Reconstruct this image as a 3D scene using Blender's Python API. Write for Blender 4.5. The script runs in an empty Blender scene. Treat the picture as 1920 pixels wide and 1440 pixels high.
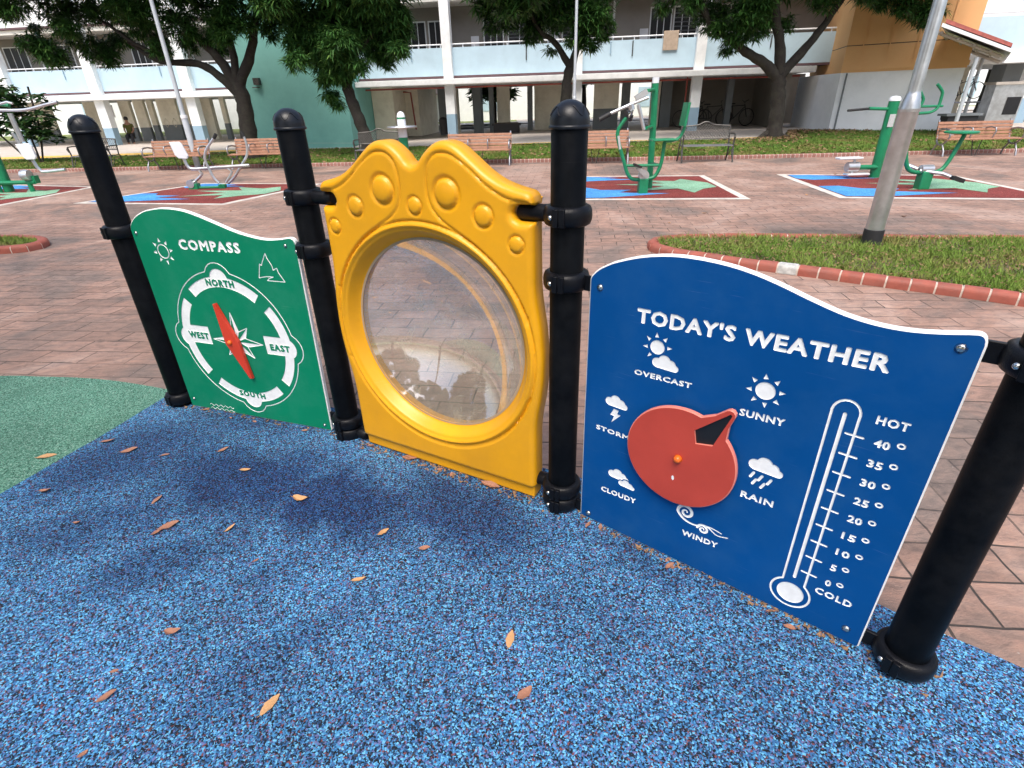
import bpy, bmesh, math, random
import numpy as np
from mathutils import Vector, Matrix
from mathutils.geometry import delaunay_2d_cdt
random.seed(7); np.random.seed(7)
R = math.radians; PI = math.pi
S = bpy.context.scene; C = S.collection
# ---------------------------------------------------------------- camera, world, sun
PITCH, ROLL, CAMH, FPX = 0.4876, -0.0299, 1.54, 998.2
cam = bpy.data.cameras.new('camera'); co = bpy.data.objects.new('camera', cam); C.objects.link(co); S.camera = co
fw = Vector((0, math.cos(PITCH), -math.sin(PITCH))); rt = Vector((1, 0, 0)); up = rt.cross(fw)
c_, s_ = math.cos(ROLL), math.sin(ROLL)
r2 = c_*rt + s_*up; u2 = -s_*rt + c_*up
co.matrix_world = Matrix(((r2.x, u2.x, -fw.x, 0), (r2.y, u2.y, -fw.y, 0), (r2.z, u2.z, -fw.z, CAMH), (0, 0, 0, 1)))
cam.sensor_width = 36; cam.lens = 36*FPX/1920; cam.clip_start = .02; cam.clip_end = 600
SUN_EL, SUN_AZ = R(60), R(192)         # azimuth clockwise from +Y : high, behind the viewer
w = bpy.data.worlds.new('World'); S.world = w; w.use_nodes = True
nt = w.node_tree; nt.nodes.clear()
sky = nt.nodes.new('ShaderNodeTexSky'); sky.sky_type = 'NISHITA'; sky.sun_disc = False
sky.sun_elevation = SUN_EL; sky.sun_rotation = SUN_AZ; sky.air_density = 1.0; sky.dust_density = 4.0; sky.ozone_density = .8
bg = nt.nodes.new('ShaderNodeBackground'); bg.inputs[1].default_value = .15
wo = nt.nodes.new('ShaderNodeOutputWorld')
nt.links.new(sky.outputs[0], bg.inputs[0]); nt.links.new(bg.outputs[0], wo.inputs[0])
sl = bpy.data.lights.new('sun', 'SUN'); sl.energy = 1.5; sl.angle = R(30); sl.color = (1, .955, .89)
so = bpy.data.objects.new('sun', sl); C.objects.link(so)
sd = Vector((math.sin(SUN_AZ)*math.cos(SUN_EL), math.cos(SUN_AZ)*math.cos(SUN_EL), math.sin(SUN_EL)))
so.rotation_euler = sd.to_track_quat('Z', 'Y').to_euler(); so.location = (0, -5, 20)
S.view_settings.view_transform = 'Standard'; S.view_settings.look = 'None'; S.view_settings.gamma = 1
S.view_settings.exposure = .88
S.render.engine = 'CYCLES'; S.cycles.max_bounces = 8; S.cycles.transparent_max_bounces = 12
# ---------------------------------------------------------------- materials
def L(nt, a, b): nt.links.new(a, b)
def srgb(r, g, b):
    f = lambda v: (v/255/12.92) if v/255 <= .04045 else ((v/255+.055)/1.055)**2.4
    return (f(r), f(g), f(b), 1)
def mat0(name, col=(.5, .5, .5), rough=.5, metal=0, spec=.5):
    m = bpy.data.materials.new(name); m.use_nodes = True; b = m.node_tree.nodes['Principled BSDF']
    b.inputs['Base Color'].default_value = (*col[:3], 1); b.inputs['Roughness'].default_value = rough
    b.inputs['Metallic'].default_value = metal; b.inputs['Specular IOR Level'].default_value = spec
    return m, m.node_tree, b
def N(nt, t, **k):
    n = nt.nodes.new(t)
    for a, v in k.items():
        if a.startswith('i_'):
            key = a[2:]; key = int(key) if key.isdigit() else key.replace('_', ' ')
            n.inputs[key].default_value = v
        else: setattr(n, a, v)
    return n
def ramp(nt, stops, interp='LINEAR'):
    n = nt.nodes.new('ShaderNodeValToRGB'); cr = n.color_ramp; cr.interpolation = interp
    while len(cr.elements) < len(stops): cr.elements.new(.5)
    for e, (p, c) in zip(cr.elements, stops):
        e.position = p; e.color = (*c[:3], 1) if len(c) >= 3 else (c[0], c[0], c[0], 1)
    return n
def pmat(name, col, rough=.5, metal=0, var=.12, sc=3, bump=0, bsc=80, spec=.5, dirt=None, dsc=1.2, damt=.5, coord='Object', coat=0, scr=0, scc=(.6, .6, .6)):
    m, t, b = mat0(name, col, rough, metal, spec)
    tc = N(t, 'ShaderNodeTexCoord'); nz = N(t, 'ShaderNodeTexNoise', i_Scale=sc, i_Detail=6.0, i_Roughness=.6); L(t, tc.outputs[coord], nz.inputs['Vector'])
    c = col[:3]
    rp = ramp(t, [(.3, [v*(1-var) for v in c]), (.7, [min(1, v*(1+var)) for v in c])]); L(t, nz.outputs['Fac'], rp.inputs[0])
    out = rp.outputs[0]
    if dirt:
        n2 = N(t, 'ShaderNodeTexNoise', i_Scale=dsc, i_Detail=8.0, i_Roughness=.7); L(t, tc.outputs[coord], n2.inputs['Vector'])
        r3 = ramp(t, [(.45, (0, 0, 0)), (.7, (damt, damt, damt))]); L(t, n2.outputs['Fac'], r3.inputs[0])
        mx = N(t, 'ShaderNodeMix', data_type='RGBA'); L(t, r3.outputs[0], mx.inputs[0]); L(t, out, mx.inputs[6]); mx.inputs[7].default_value = (*dirt[:3], 1); out = mx.outputs[2]
    if scr:
        for rot, thr in ((.35, .74), (-.9, .75), (1.4, .76)):
            mp = N(t, 'ShaderNodeMapping'); mp.inputs['Rotation'].default_value = (0, rot, .2); mp.inputs['Scale'].default_value = (3, 3, 90); L(t, tc.outputs[coord], mp.inputs[0])
            n4 = N(t, 'ShaderNodeTexNoise', i_Scale=2.2, i_Detail=3.0, i_Distortion=.15); L(t, mp.outputs[0], n4.inputs['Vector'])
            r5 = ramp(t, [(thr-.03, (0, 0, 0)), (thr+.02, (scr,)*3)]); L(t, n4.outputs['Fac'], r5.inputs[0])
            mx = N(t, 'ShaderNodeMix', data_type='RGBA'); L(t, r5.outputs[0], mx.inputs[0]); L(t, out, mx.inputs[6]); mx.inputs[7].default_value = (*scc, 1); out = mx.outputs[2]
    L(t, out, b.inputs['Base Color'])
    if bump:
        n3 = N(t, 'ShaderNodeTexNoise', i_Scale=bsc, i_Detail=4.0); L(t, tc.outputs[coord], n3.inputs['Vector'])
        bp = N(t, 'ShaderNodeBump', i_Strength=bump, i_Distance=.01); L(t, n3.outputs['Fac'], bp.inputs['Height']); L(t, bp.outputs[0], b.inputs['Normal'])
        rr = ramp(t, [(.3, (rough*.85,)*3), (.7, (min(1, rough*1.15),)*3)]); L(t, nz.outputs['Fac'], rr.inputs[0]); L(t, rr.outputs[0], b.inputs['Roughness'])
    if coat: b.inputs['Coat Weight'].default_value = coat; b.inputs['Coat Roughness'].default_value = .15
    return m
def rubber(name, stops, blotch=None, blobs=(), sc=225):
    """granular rubber: voronoi grains in a few colours, with darker blotches"""
    m, t, b = mat0(name, (.1, .2, .4), .85, 0, .25)
    g = N(t, 'ShaderNodeNewGeometry')
    nz = N(t, 'ShaderNodeTexNoise', i_Scale=140.0, i_Detail=2.0); L(t, g.outputs['Position'], nz.inputs['Vector'])
    ad = N(t, 'ShaderNodeVectorMath', operation='MULTIPLY_ADD'); L(t, nz.outputs['Color'], ad.inputs[0]); ad.inputs[1].default_value = (.010,)*3; L(t, g.outputs['Position'], ad.inputs[2])
    v = N(t, 'ShaderNodeTexVoronoi', i_Scale=float(sc)); L(t, ad.outputs[0], v.inputs['Vector'])
    sp = N(t, 'ShaderNodeSeparateColor'); L(t, v.outputs['Color'], sp.inputs[0])
    rp = ramp(t, stops, 'CONSTANT'); L(t, sp.outputs[0], rp.inputs[0])
    big = N(t, 'ShaderNodeTexNoise', i_Scale=1.7, i_Detail=7.0, i_Roughness=.62); L(t, g.outputs['Position'], big.inputs['Vector'])
    r2_ = ramp(t, [(.33, (.78,)*3), (.66, (1.12,)*3)]); L(t, big.outputs['Fac'], r2_.inputs[0])
    mx = N(t, 'ShaderNodeMix', data_type='RGBA', blend_type='MULTIPLY'); mx.inputs[0].default_value = 1; L(t, rp.outputs[0], mx.inputs[6]); L(t, r2_.outputs[0], mx.inputs[7])
    out = mx.outputs[2]
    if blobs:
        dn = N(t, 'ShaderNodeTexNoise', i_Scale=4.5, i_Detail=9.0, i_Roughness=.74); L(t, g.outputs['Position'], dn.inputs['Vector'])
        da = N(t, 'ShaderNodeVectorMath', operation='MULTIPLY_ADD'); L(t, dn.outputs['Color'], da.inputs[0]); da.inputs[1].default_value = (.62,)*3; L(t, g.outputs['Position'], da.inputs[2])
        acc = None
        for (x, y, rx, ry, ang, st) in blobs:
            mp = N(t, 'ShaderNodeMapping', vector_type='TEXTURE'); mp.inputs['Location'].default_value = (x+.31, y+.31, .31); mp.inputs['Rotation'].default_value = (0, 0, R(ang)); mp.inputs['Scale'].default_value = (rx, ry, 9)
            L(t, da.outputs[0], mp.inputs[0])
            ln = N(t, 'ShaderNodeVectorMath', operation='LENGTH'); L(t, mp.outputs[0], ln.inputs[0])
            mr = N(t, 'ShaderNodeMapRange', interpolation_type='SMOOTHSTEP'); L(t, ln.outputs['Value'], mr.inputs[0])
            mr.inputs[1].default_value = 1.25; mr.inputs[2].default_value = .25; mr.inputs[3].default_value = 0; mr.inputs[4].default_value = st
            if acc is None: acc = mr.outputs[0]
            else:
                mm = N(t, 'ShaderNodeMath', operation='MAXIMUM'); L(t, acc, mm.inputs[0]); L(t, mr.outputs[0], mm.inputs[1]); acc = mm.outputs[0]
        m2 = N(t, 'ShaderNodeMix', data_type='RGBA', blend_type='MULTIPLY'); L(t, acc, m2.inputs[0]); L(t, out, m2.inputs[6]); m2.inputs[7].default_value = (*blotch[:3], 1); out = m2.outputs[2]
    L(t, out, b.inputs['Base Color'])
    bp = N(t, 'ShaderNodeBump', i_Strength=.55, i_Distance=.003); L(t, v.outputs['Distance'], bp.inputs['Height']); bp.invert = True; L(t, bp.outputs[0], b.inputs['Normal'])
    return m
def paver_mat():
    m, t, b = mat0('stamped_paving', (.3, .22, .18), .8, 0, .3)
    g = N(t, 'ShaderNodeNewGeometry')
    mp = N(t, 'ShaderNodeMapping'); mp.inputs['Rotation'].default_value = (0, 0, R(7)); L(t, g.outputs['Position'], mp.inputs[0])
    wn = N(t, 'ShaderNodeTexNoise', i_Scale=3.0, i_Detail=3.0); L(t, g.outputs['Position'], wn.inputs['Vector'])
    wa = N(t, 'ShaderNodeVectorMath', operation='MULTIPLY_ADD'); L(t, wn.outputs['Color'], wa.inputs[0]); wa.inputs[1].default_value = (.05, .05, 0); L(t, mp.outputs[0], wa.inputs[2])
    br = N(t, 'ShaderNodeTexBrick'); L(t, wa.outputs[0], br.inputs['Vector'])
    br.inputs['Scale'].default_value = 1; br.inputs['Brick Width'].default_value = .36; br.inputs['Row Height'].default_value = .19; br.inputs['Mortar Size'].default_value = .0055; br.inputs['Mortar Smooth'].default_value = .35
    br.inputs['Color1'].default_value = (.0, .0, .0, 1); br.inputs['Color2'].default_value = (1, 1, 1, 1); br.inputs['Mortar'].default_value = (.5, .5, .5, 1)
    n1 = N(t, 'ShaderNodeTexNoise', i_Scale=.55, i_Detail=8.0, i_Roughness=.65, i_Distortion=.6); L(t, g.outputs['Position'], n1.inputs['Vector'])
    r1 = ramp(t, [(.3, (.12, .10, .09)), (.41, (.20, .155, .135)), (.5, (.30, .195, .155)), (.6, (.38, .275, .23)), (.74, (.16, .14, .125))]); L(t, n1.outputs['Fac'], r1.inputs[0])
    st = N(t, 'ShaderNodeMapping'); st.inputs['Scale'].default_value = (3.2, 7, 1); st.inputs['Rotation'].default_value = (0, 0, R(-9)); L(t, g.outputs['Position'], st.inputs[0])
    n2 = N(t, 'ShaderNodeTexNoise', i_Scale=2.6, i_Detail=9.0, i_Roughness=.72, i_Distortion=.8); L(t, st.outputs[0], n2.inputs['Vector'])
    r2_ = ramp(t, [(.32, (.62, .64, .66)), (.5, (1, .98, .96)), (.68, (1.3, 1.2, 1.12))]); L(t, n2.outputs['Fac'], r2_.inputs[0])
    m1 = N(t, 'ShaderNodeMix', data_type='RGBA', blend_type='MULTIPLY'); m1.inputs[0].default_value = 1; L(t, r1.outputs[0], m1.inputs[6]); L(t, r2_.outputs[0], m1.inputs[7])
    r4 = ramp(t, [(0, (.87,)*3), (1, (1.09,)*3)]); L(t, br.outputs['Color'], r4.inputs[0])
    m4 = N(t, 'ShaderNodeMix', data_type='RGBA', blend_type='MULTIPLY'); m4.inputs[0].default_value = 1; L(t, m1.outputs[2], m4.inputs[6]); L(t, r4.outputs[0], m4.inputs[7])
    mm = N(t, 'ShaderNodeTexNoise', i_Scale=1.3, i_Detail=5.0); L(t, g.outputs['Position'], mm.inputs['Vector'])
    mr = ramp(t, [(.36, (.35,)*3), (.58, (1,)*3)]); L(t, mm.outputs['Fac'], mr.inputs[0])
    mu = N(t, 'ShaderNodeMath', operation='MULTIPLY'); L(t, br.outputs['Fac'], mu.inputs[0]); L(t, mr.outputs[0], mu.inputs[1])
    m2 = N(t, 'ShaderNodeMix', data_type='RGBA'); L(t, mu.outputs[0], m2.inputs[0]); L(t, m4.outputs[2], m2.inputs[6]); m2.inputs[7].default_value = (.055, .045, .04, 1)
    # pale specks of grit and lichen
    vs = N(t, 'ShaderNodeTexVoronoi', i_Scale=16.0, i_Randomness=1.0); L(t, g.outputs['Position'], vs.inputs['Vector'])
    vr = ramp(t, [(.0, (.75,)*3), (.07, (0, 0, 0))]); L(t, vs.outputs['Distance'], vr.inputs[0])
    m3 = N(t, 'ShaderNodeMix', data_type='RGBA'); L(t, vr.outputs[0], m3.inputs[0]); L(t, m2.outputs[2], m3.inputs[6]); m3.inputs[7].default_value = (.5, .45, .4, 1)
    L(t, m3.outputs[2], b.inputs['Base Color'])
    n5 = N(t, 'ShaderNodeTexNoise', i_Scale=14.0, i_Detail=8.0, i_Roughness=.7); L(t, st.outputs[0], n5.inputs['Vector'])
    sb = N(t, 'ShaderNodeMath', operation='MULTIPLY_ADD'); L(t, mu.outputs[0], sb.inputs[0]); sb.inputs[1].default_value = -1.1; L(t, n5.outputs['Fac'], sb.inputs[2])
    bp = N(t, 'ShaderNodeBump', i_Strength=.6, i_Distance=.012); L(t, sb.outputs[0], bp.inputs['Height']); L(t, bp.outputs[0], b.inputs['Normal'])
    return m
def grass_mat(name, a, b_, sc=40):
    m, t, b = mat0(name, a, .75, 0, .2)
    g = N(t, 'ShaderNodeNewGeometry'); n = N(t, 'ShaderNodeTexNoise', i_Scale=float(sc), i_Detail=4.0); L(t, g.outputs['Position'], n.inputs['Vector'])
    n2 = N(t, 'ShaderNodeTexNoise', i_Scale=1.6, i_Detail=4.0); L(t, g.outputs['Position'], n2.inputs['Vector'])
    ad = N(t, 'ShaderNodeMath', operation='MULTIPLY_ADD'); L(t, n2.outputs['Fac'], ad.inputs[0]); ad.inputs[1].default_value = .8; 
    m1 = N(t, 'ShaderNodeMath', operation='MULTIPLY'); L(t, n.outputs['Fac'], m1.inputs[0]); m1.inputs[1].default_value = .45; L(t, m1.outputs[0], ad.inputs[2])
    rp = ramp(t, [(.42, a), (.6, b_), (.78, (.20, .17, .06))]); L(t, ad.outputs[0], rp.inputs[0]); L(t, rp.outputs[0], b.inputs['Base Color'])
    b.inputs['Subsurface Weight'].default_value = 0
    return m
M = {}
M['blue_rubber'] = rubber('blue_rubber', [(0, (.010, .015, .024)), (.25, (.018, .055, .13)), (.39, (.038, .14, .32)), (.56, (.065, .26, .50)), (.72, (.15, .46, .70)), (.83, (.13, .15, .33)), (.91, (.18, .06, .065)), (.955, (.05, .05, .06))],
    blotch=(.20, .22, .36), blobs=[(-1.95, 2.2, .6, .34, 30, .75), (-1.24, 2.0, .75, .34, -18, .92), (-.80, 1.84, .6, .30, -28, .95), (-.22, 1.72, .5, .30, -25, .85), (-1.7, 1.75, .5, .22, 15, .6), (-1.35, 1.5, .34, .15, 20, .6), (-.75, 1.1, .38, .11, 40, .45), (.55, 1.42, .5, .10, -38, .45), (-1.45, 2.55, .5, .16, -20, .6), (-.9, 1.45, .2, .1, 10, .4), (.25, 1.2, .25, .1, -10, .25)])  # soft darker blotches multiplied into the blue grain colours
M['green_rubber'] = rubber('green_rubber', [(0, (.02, .075, .05)), (.2, (.055, .16, .11)), (.45, (.10, .25, .175)), (.75, (.17, .34, .255)), (.92, (.27, .42, .33))], blotch=(.5, .5, .5), blobs=[(-2.6, 2.2, .3, .5, 20, .35)])
M['maroon_rubber'] = rubber('maroon_rubber', [(0, (.09, .015, .015)), (.3, (.20, .035, .03)), (.65, (.27, .06, .05)), (.92, (.32, .12, .1))], sc=120)
M['pad_blue'] = rubber('pad_blue', [(0, (.03, .16, .42)), (.3, (.07, .30, .68)), (.8, (.12, .38, .72))], sc=120)
M['pad_green'] = rubber('pad_green', [(0, (.12, .26, .16)), (.3, (.22, .42, .28)), (.8, (.34, .52, .38))], sc=120)
M['pad_white'] = pmat('pad_white', (.62, .58, .52), .8, var=.15, sc=6, dirt=(.3, .25, .22), dsc=5, damt=.7)
M['paver'] = paver_mat()
M['soil'] = pmat('soil', (.10, .075, .04), .95, var=.5, sc=9, bump=.5, coord='Object')
M['grass'] = grass_mat('grass_blades', (.045, .10, .016), (.12, .21, .035))
M['grass_near'] = grass_mat('grass_near', (.055, .12, .016), (.17, .27, .045), 60)
M['lawn_base'] = grass_mat('lawn_base', (.05, .085, .02), (.10, .15, .03), 25)
M['dry'] = pmat('dry_leaf_litter', (.24, .14, .075), .9, var=.5, sc=30)
M['post'] = pmat('black_powder_coat', (.0028, .0036, .005), .40, var=.3, sc=30, bump=.12, bsc=350, spec=.07, dirt=(.015, .015, .016), dsc=5, damt=.5, scr=.12, scc=(.06, .06, .06))
M['cap'] = pmat('black_cap_plastic', (.008, .010, .014), .34, var=.25, sc=20, bump=.08, bsc=250, spec=.3)
M['clamp'] = pmat('black_clamp_plastic', (.0045, .005, .007), .38, var=.25, sc=20, bump=.12, bsc=250, spec=.18)
M['steel'] = pmat('stainless_steel', (.62, .62, .60), .22, 1, var=.1)
M['yellow'] = pmat('yellow_moulded_plastic', (.77, .36, .007), .36, var=.035, sc=2.5, bump=.05, bsc=110, spec=.4, dirt=(.52, .25, .02), dsc=1.9, damt=.45, scr=.12, scc=(.80, .52, .20))
M['green_hdpe'] = pmat('green_sheet', (.002, .205, .105), .45, var=.08, sc=2, bump=.05, bsc=300, spec=.16, dirt=(.04, .24, .16), dsc=5, damt=.4, scr=.12, scc=(.25, .45, .36))
M['blue_hdpe'] = pmat('blue_sheet', (.001, .066, .25), .45, var=.08, sc=2, bump=.05, bsc=300, spec=.14, dirt=(.02, .10, .27), dsc=5, damt=.4, scr=.12, scc=(.22, .34, .52))
M['white_core'] = pmat('white_core', (.84, .85, .85), .5, var=.08, sc=30)
M['red_dial'] = pmat('faded_red_dial', (.47, .058, .038), .42, scr=.12, scc=(.55, .22, .18), var=.10, sc=5, bump=.06, bsc=250, spec=.35)
M['red_needle'] = pmat('red_needle', (.60, .045, .022), .35, var=.08, sc=5)
M['orange_knob'] = pmat('orange_knob', (.80, .15, .015), .3, var=.05)
M['black_sheet'] = pmat('black_sheet', (.006, .007, .009), .5, var=.2)
M['machine_green'] = pmat('machine_green_paint', (.008, .20, .085), .35, var=.15, sc=8, spec=.5)
M['machine_steel'] = pmat('galvanised_tube', (.60, .61, .62), .35, .85, var=.1, sc=8)
M['machine_white'] = pmat('white_seat_panel', (.72, .74, .76), .4, var=.05)
M['grip'] = pmat('black_grip', (.012, .012, .012), .6)
M['galv'] = pmat('galvanised_pole', (.58, .60, .61), .33, .8, var=.18, sc=7, bump=.06, bsc=60, dirt=(.36, .37, .36), dsc=2.5, damt=.5)
M['pole_white'] = pmat('pole_grey_paint', (.50, .54, .57), .45, .2, var=.1, sc=4)
M['wood'] = pmat('bench_slat_wood', (.33, .165, .10), .55, var=.2, sc=12, bump=.1, bsc=60)
M['cast'] = pmat('cast_bench_metal', (.33, .33, .35), .4, .8, var=.15, sc=9)
M['bronze'] = pmat('dark_cast_iron', (.09, .087, .08), .5, .6, var=.6, sc=30)
M['bark'] = pmat('bark', (.026, .021, .017), .95, var=.5, sc=14, bump=1.0, bsc=22, dirt=(.06, .06, .04), dsc=5, damt=.5)
def leaf_mat(name, a, b_, c3):
    m, t, b = mat0(name, a, .42, 0, .45)
    g = N(t, 'ShaderNodeNewGeometry'); rp = ramp(t, [(0, a), (.5, b_), (.85, b_), (1, c3)]); L(t, g.outputs['Random Per Island'], rp.inputs[0]); L(t, rp.outputs[0], b.inputs['Base Color'])
    tr = N(t, 'ShaderNodeBsdfTranslucent'); L(t, rp.outputs[0], tr.inputs[0]); ms = N(t, 'ShaderNodeMixShader', i_0=.22)
    o = t.nodes['Material Output']; L(t, b.outputs[0], ms.inputs[1]); L(t, tr.outputs[0], ms.inputs[2]); L(t, ms.outputs[0], o.inputs[0])
    return m
M['leaf_dark'] = leaf_mat('mango_leaf', (.018, .055, .014), (.045, .125, .025), (.14, .27, .06))
M['leaf_lush'] = leaf_mat('lush_leaf', (.022, .07, .02), (.065, .17, .038), (.19, .34, .08))
M['leaf_shrub'] = leaf_mat('shrub_leaf', (.012, .04, .014), (.04, .10, .03), (.12, .22, .06))
M['leaf_red'] = leaf_mat('dark_red_leaf', (.08, .015, .02), (.13, .03, .035), (.06, .05, .03))
M['brick'] = pmat('terracotta_kerb', (.31, .082, .055), .7, var=.25, sc=7, bump=.15, bsc=60, dirt=(.17, .10, .08), dsc=4, damt=.5)
M['mortar'] = pmat('pale_mortar', (.55, .47, .40), .9, var=.2, sc=20)
M['patch'] = pmat('cement_patch', (.42, .42, .40), .8, var=.35, sc=18, bump=.4, bsc=60)
def far_kerb_mat():
    m, t, b = mat0('brick_edging', (.3, .1, .07), .8)
    g = N(t, 'ShaderNodeNewGeometry'); br = N(t, 'ShaderNodeTexBrick'); L(t, g.outputs['Position'], br.inputs['Vector']); br.offset = 0
    br.inputs['Scale'].default_value = 1; br.inputs['Brick Width'].default_value = .11; br.inputs['Row Height'].default_value = 5; br.inputs['Mortar Size'].default_value = .008
    br.inputs['Color1'].default_value = (.22, .10, .08, 1); br.inputs['Color2'].default_value = (.32, .155, .125, 1); br.inputs['Mortar'].default_value = (.42, .36, .31, 1)
    L(t, br.outputs['Color'], b.inputs['Base Color']); return m
M['far_brick'] = far_kerb_mat()
M['wall_blue'] = pmat('light_blue_paint', (.46, .61, .70), .8, var=.06, sc=1.2, dirt=(.34, .46, .54), dsc=1.5, damt=.35)
M['wall_white'] = pmat('white_paint', (.82, .84, .84), .8, var=.05, sc=1.5, dirt=(.45, .48, .48), dsc=1.6, damt=.45)
M['wall_beige'] = pmat('beige_paint', (.88, .83, .69), .85, var=.07, sc=1.2, dirt=(.4, .35, .24), dsc=1.3, damt=.4)
M['wall_pale'] = pmat('fresh_white_paint', (.90, .92, .93), .8, var=.04, sc=1.2, dirt=(.66, .69, .70), dsc=1.5, damt=.4)
M['wall_shade'] = pmat('shade_toned_wall', (.27, .25, .22), .85, var=.1, sc=1.5)  # shade of the corridors and dark bay put into the wall colour
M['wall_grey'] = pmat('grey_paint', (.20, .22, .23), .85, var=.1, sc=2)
M['wall_teal'] = pmat('teal_paint', (.21, .49, .44), .8, var=.06, sc=1.1, dirt=(.15, .38, .35), dsc=.8, damt=.6)
M['wall_orange'] = pmat('orange_paint', (.80, .47, .21), .8, var=.06, sc=1, dirt=(.6, .32, .13), dsc=1, damt=.4)
M['stripe'] = pmat('maroon_trim', (.12, .07, .08), .8)
M['dado_blue'] = pmat('grey_blue_dado', (.27, .40, .50), .8, var=.05)
M['concrete'] = pmat('apron_concrete', (.46, .41, .36), .85, var=.15, sc=2, bump=.1, bsc=40)
M['yellow_line'] = pmat('yellow_edge_paint', (.70, .42, .06), .7, var=.2, sc=8)
M['rail'] = pmat('white_rail', (.75, .76, .78), .4)
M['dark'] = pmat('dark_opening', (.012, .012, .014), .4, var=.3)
M['frame'] = pmat('brown_door_frame', (.07, .04, .03), .6)
M['red_tile'] = pmat('red_roof_tiles', (.33, .09, .07), .75, var=.3, sc=10, bump=.4, bsc=20)
M['ceiling'] = pmat('ceiling_paint', (.75, .73, .66), .9)
M['bin'] = pmat('dark_planter_plastic', (.02, .02, .022), .6)
M['pipe'] = pmat('red_oxide_pipe', (.35, .07, .05), .5)
M['far_white'] = pmat('far_wall', (.86, .87, .88), .9, var=.05)
M['far_grass'] = grass_mat('far_grass', (.09, .14, .04), (.16, .22, .07), 6)
M['towel'] = pmat('beige_towel', (.42, .33, .25), .9, var=.15, sc=8)
M['skin'] = pmat('skin', (.32, .17, .11), .6); M['hair'] = pmat('black_hair', (.012, .01, .01), .5)
M['shirt'] = pmat('olive_shirt', (.10, .10, .02), .9); M['trousers'] = pmat('dark_trousers', (.02, .02, .025), .9)
M['tan_leaf'] = pmat('tan_dry_leaf', (.52, .29, .13), .7, var=.28, sc=40, bump=.2, bsc=200)
M['brown_leaf'] = pmat('brown_dry_leaf', (.34, .16, .10), .75, var=.3, sc=40, bump=.2, bsc=200)
M['label_grey'] = pmat('sticker_grey', (.45, .46, .46), .5, var=.3, sc=60)
def lens_mat():
    m = bpy.data.materials.new('scratched_acrylic'); m.use_nodes = True; t = m.node_tree; t.nodes.clear()
    o = N(t, 'ShaderNodeOutputMaterial'); tr = N(t, 'ShaderNodeBsdfTransparent'); tr.inputs[0].default_value = (.95, .95, .93, 1)
    gl = N(t, 'ShaderNodeBsdfGlossy', i_Roughness=.03); gl.inputs[0].default_value = (1, 1, 1, 1)
    df = N(t, 'ShaderNodeBsdfDiffuse'); df.inputs[0].default_value = (.64, .59, .46, 1)
    tl = N(t, 'ShaderNodeBsdfTranslucent'); tl.inputs[0].default_value = (.64, .59, .46, 1)
    g = N(t, 'ShaderNodeTexCoord')
    # hazy film: thicker towards scuffed areas
    n1 = N(t, 'ShaderNodeTexNoise', i_Scale=5.0, i_Detail=9.0, i_Roughness=.72, i_Distortion=1.2); L(t, g.outputs['Object'], n1.inputs['Vector'])
    r1 = ramp(t, [(.33, (.20,)*3), (.5, (.36,)*3), (.68, (.66,)*3)]); L(t, n1.outputs['Fac'], r1.inputs[0])
    mp = N(t, 'ShaderNodeMapping'); mp.inputs['Rotation'].default_value = (.3, .8, .5); mp.inputs['Scale'].default_value = (2, 60, 14); L(t, g.outputs['Object'], mp.inputs[0])
    n2 = N(t, 'ShaderNodeTexNoise', i_Scale=2.0, i_Detail=5.0, i_Distortion=.3); L(t, mp.outputs[0], n2.inputs['Vector'])
    r2_ = ramp(t, [(.66, (0, 0, 0)), (.72, (.35,)*3)]); L(t, n2.outputs['Fac'], r2_.inputs[0])
    sm = N(t, 'ShaderNodeMath', operation='ADD'); sm.use_clamp = True; L(t, r1.outputs[0], sm.inputs[0]); L(t, r2_.outputs[0], sm.inputs[1])
    dd = N(t, 'ShaderNodeMixShader', i_0=.5); L(t, df.outputs[0], dd.inputs[1]); L(t, tl.outputs[0], dd.inputs[2])
    m1 = N(t, 'ShaderNodeMixShader'); L(t, sm.outputs[0], m1.inputs[0]); L(t, tr.outputs[0], m1.inputs[1]); L(t, dd.outputs[0], m1.inputs[2])
    fr = N(t, 'ShaderNodeFresnel', i_IOR=1.45); m2 = N(t, 'ShaderNodeMixShader'); fm = N(t, 'ShaderNodeMath', operation='MULTIPLY_ADD'); fm.use_clamp = True; L(t, fr.outputs[0], fm.inputs[0]); fm.inputs[1].default_value = 1.6; fm.inputs[2].default_value = .17; L(t, fm.outputs[0], m2.inputs[0]); L(t, m1.outputs[0], m2.inputs[1]); L(t, gl.outputs[0], m2.inputs[2])
    L(t, m2.outputs[0], o.inputs[0]); return m
M['lens'] = lens_mat()
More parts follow.
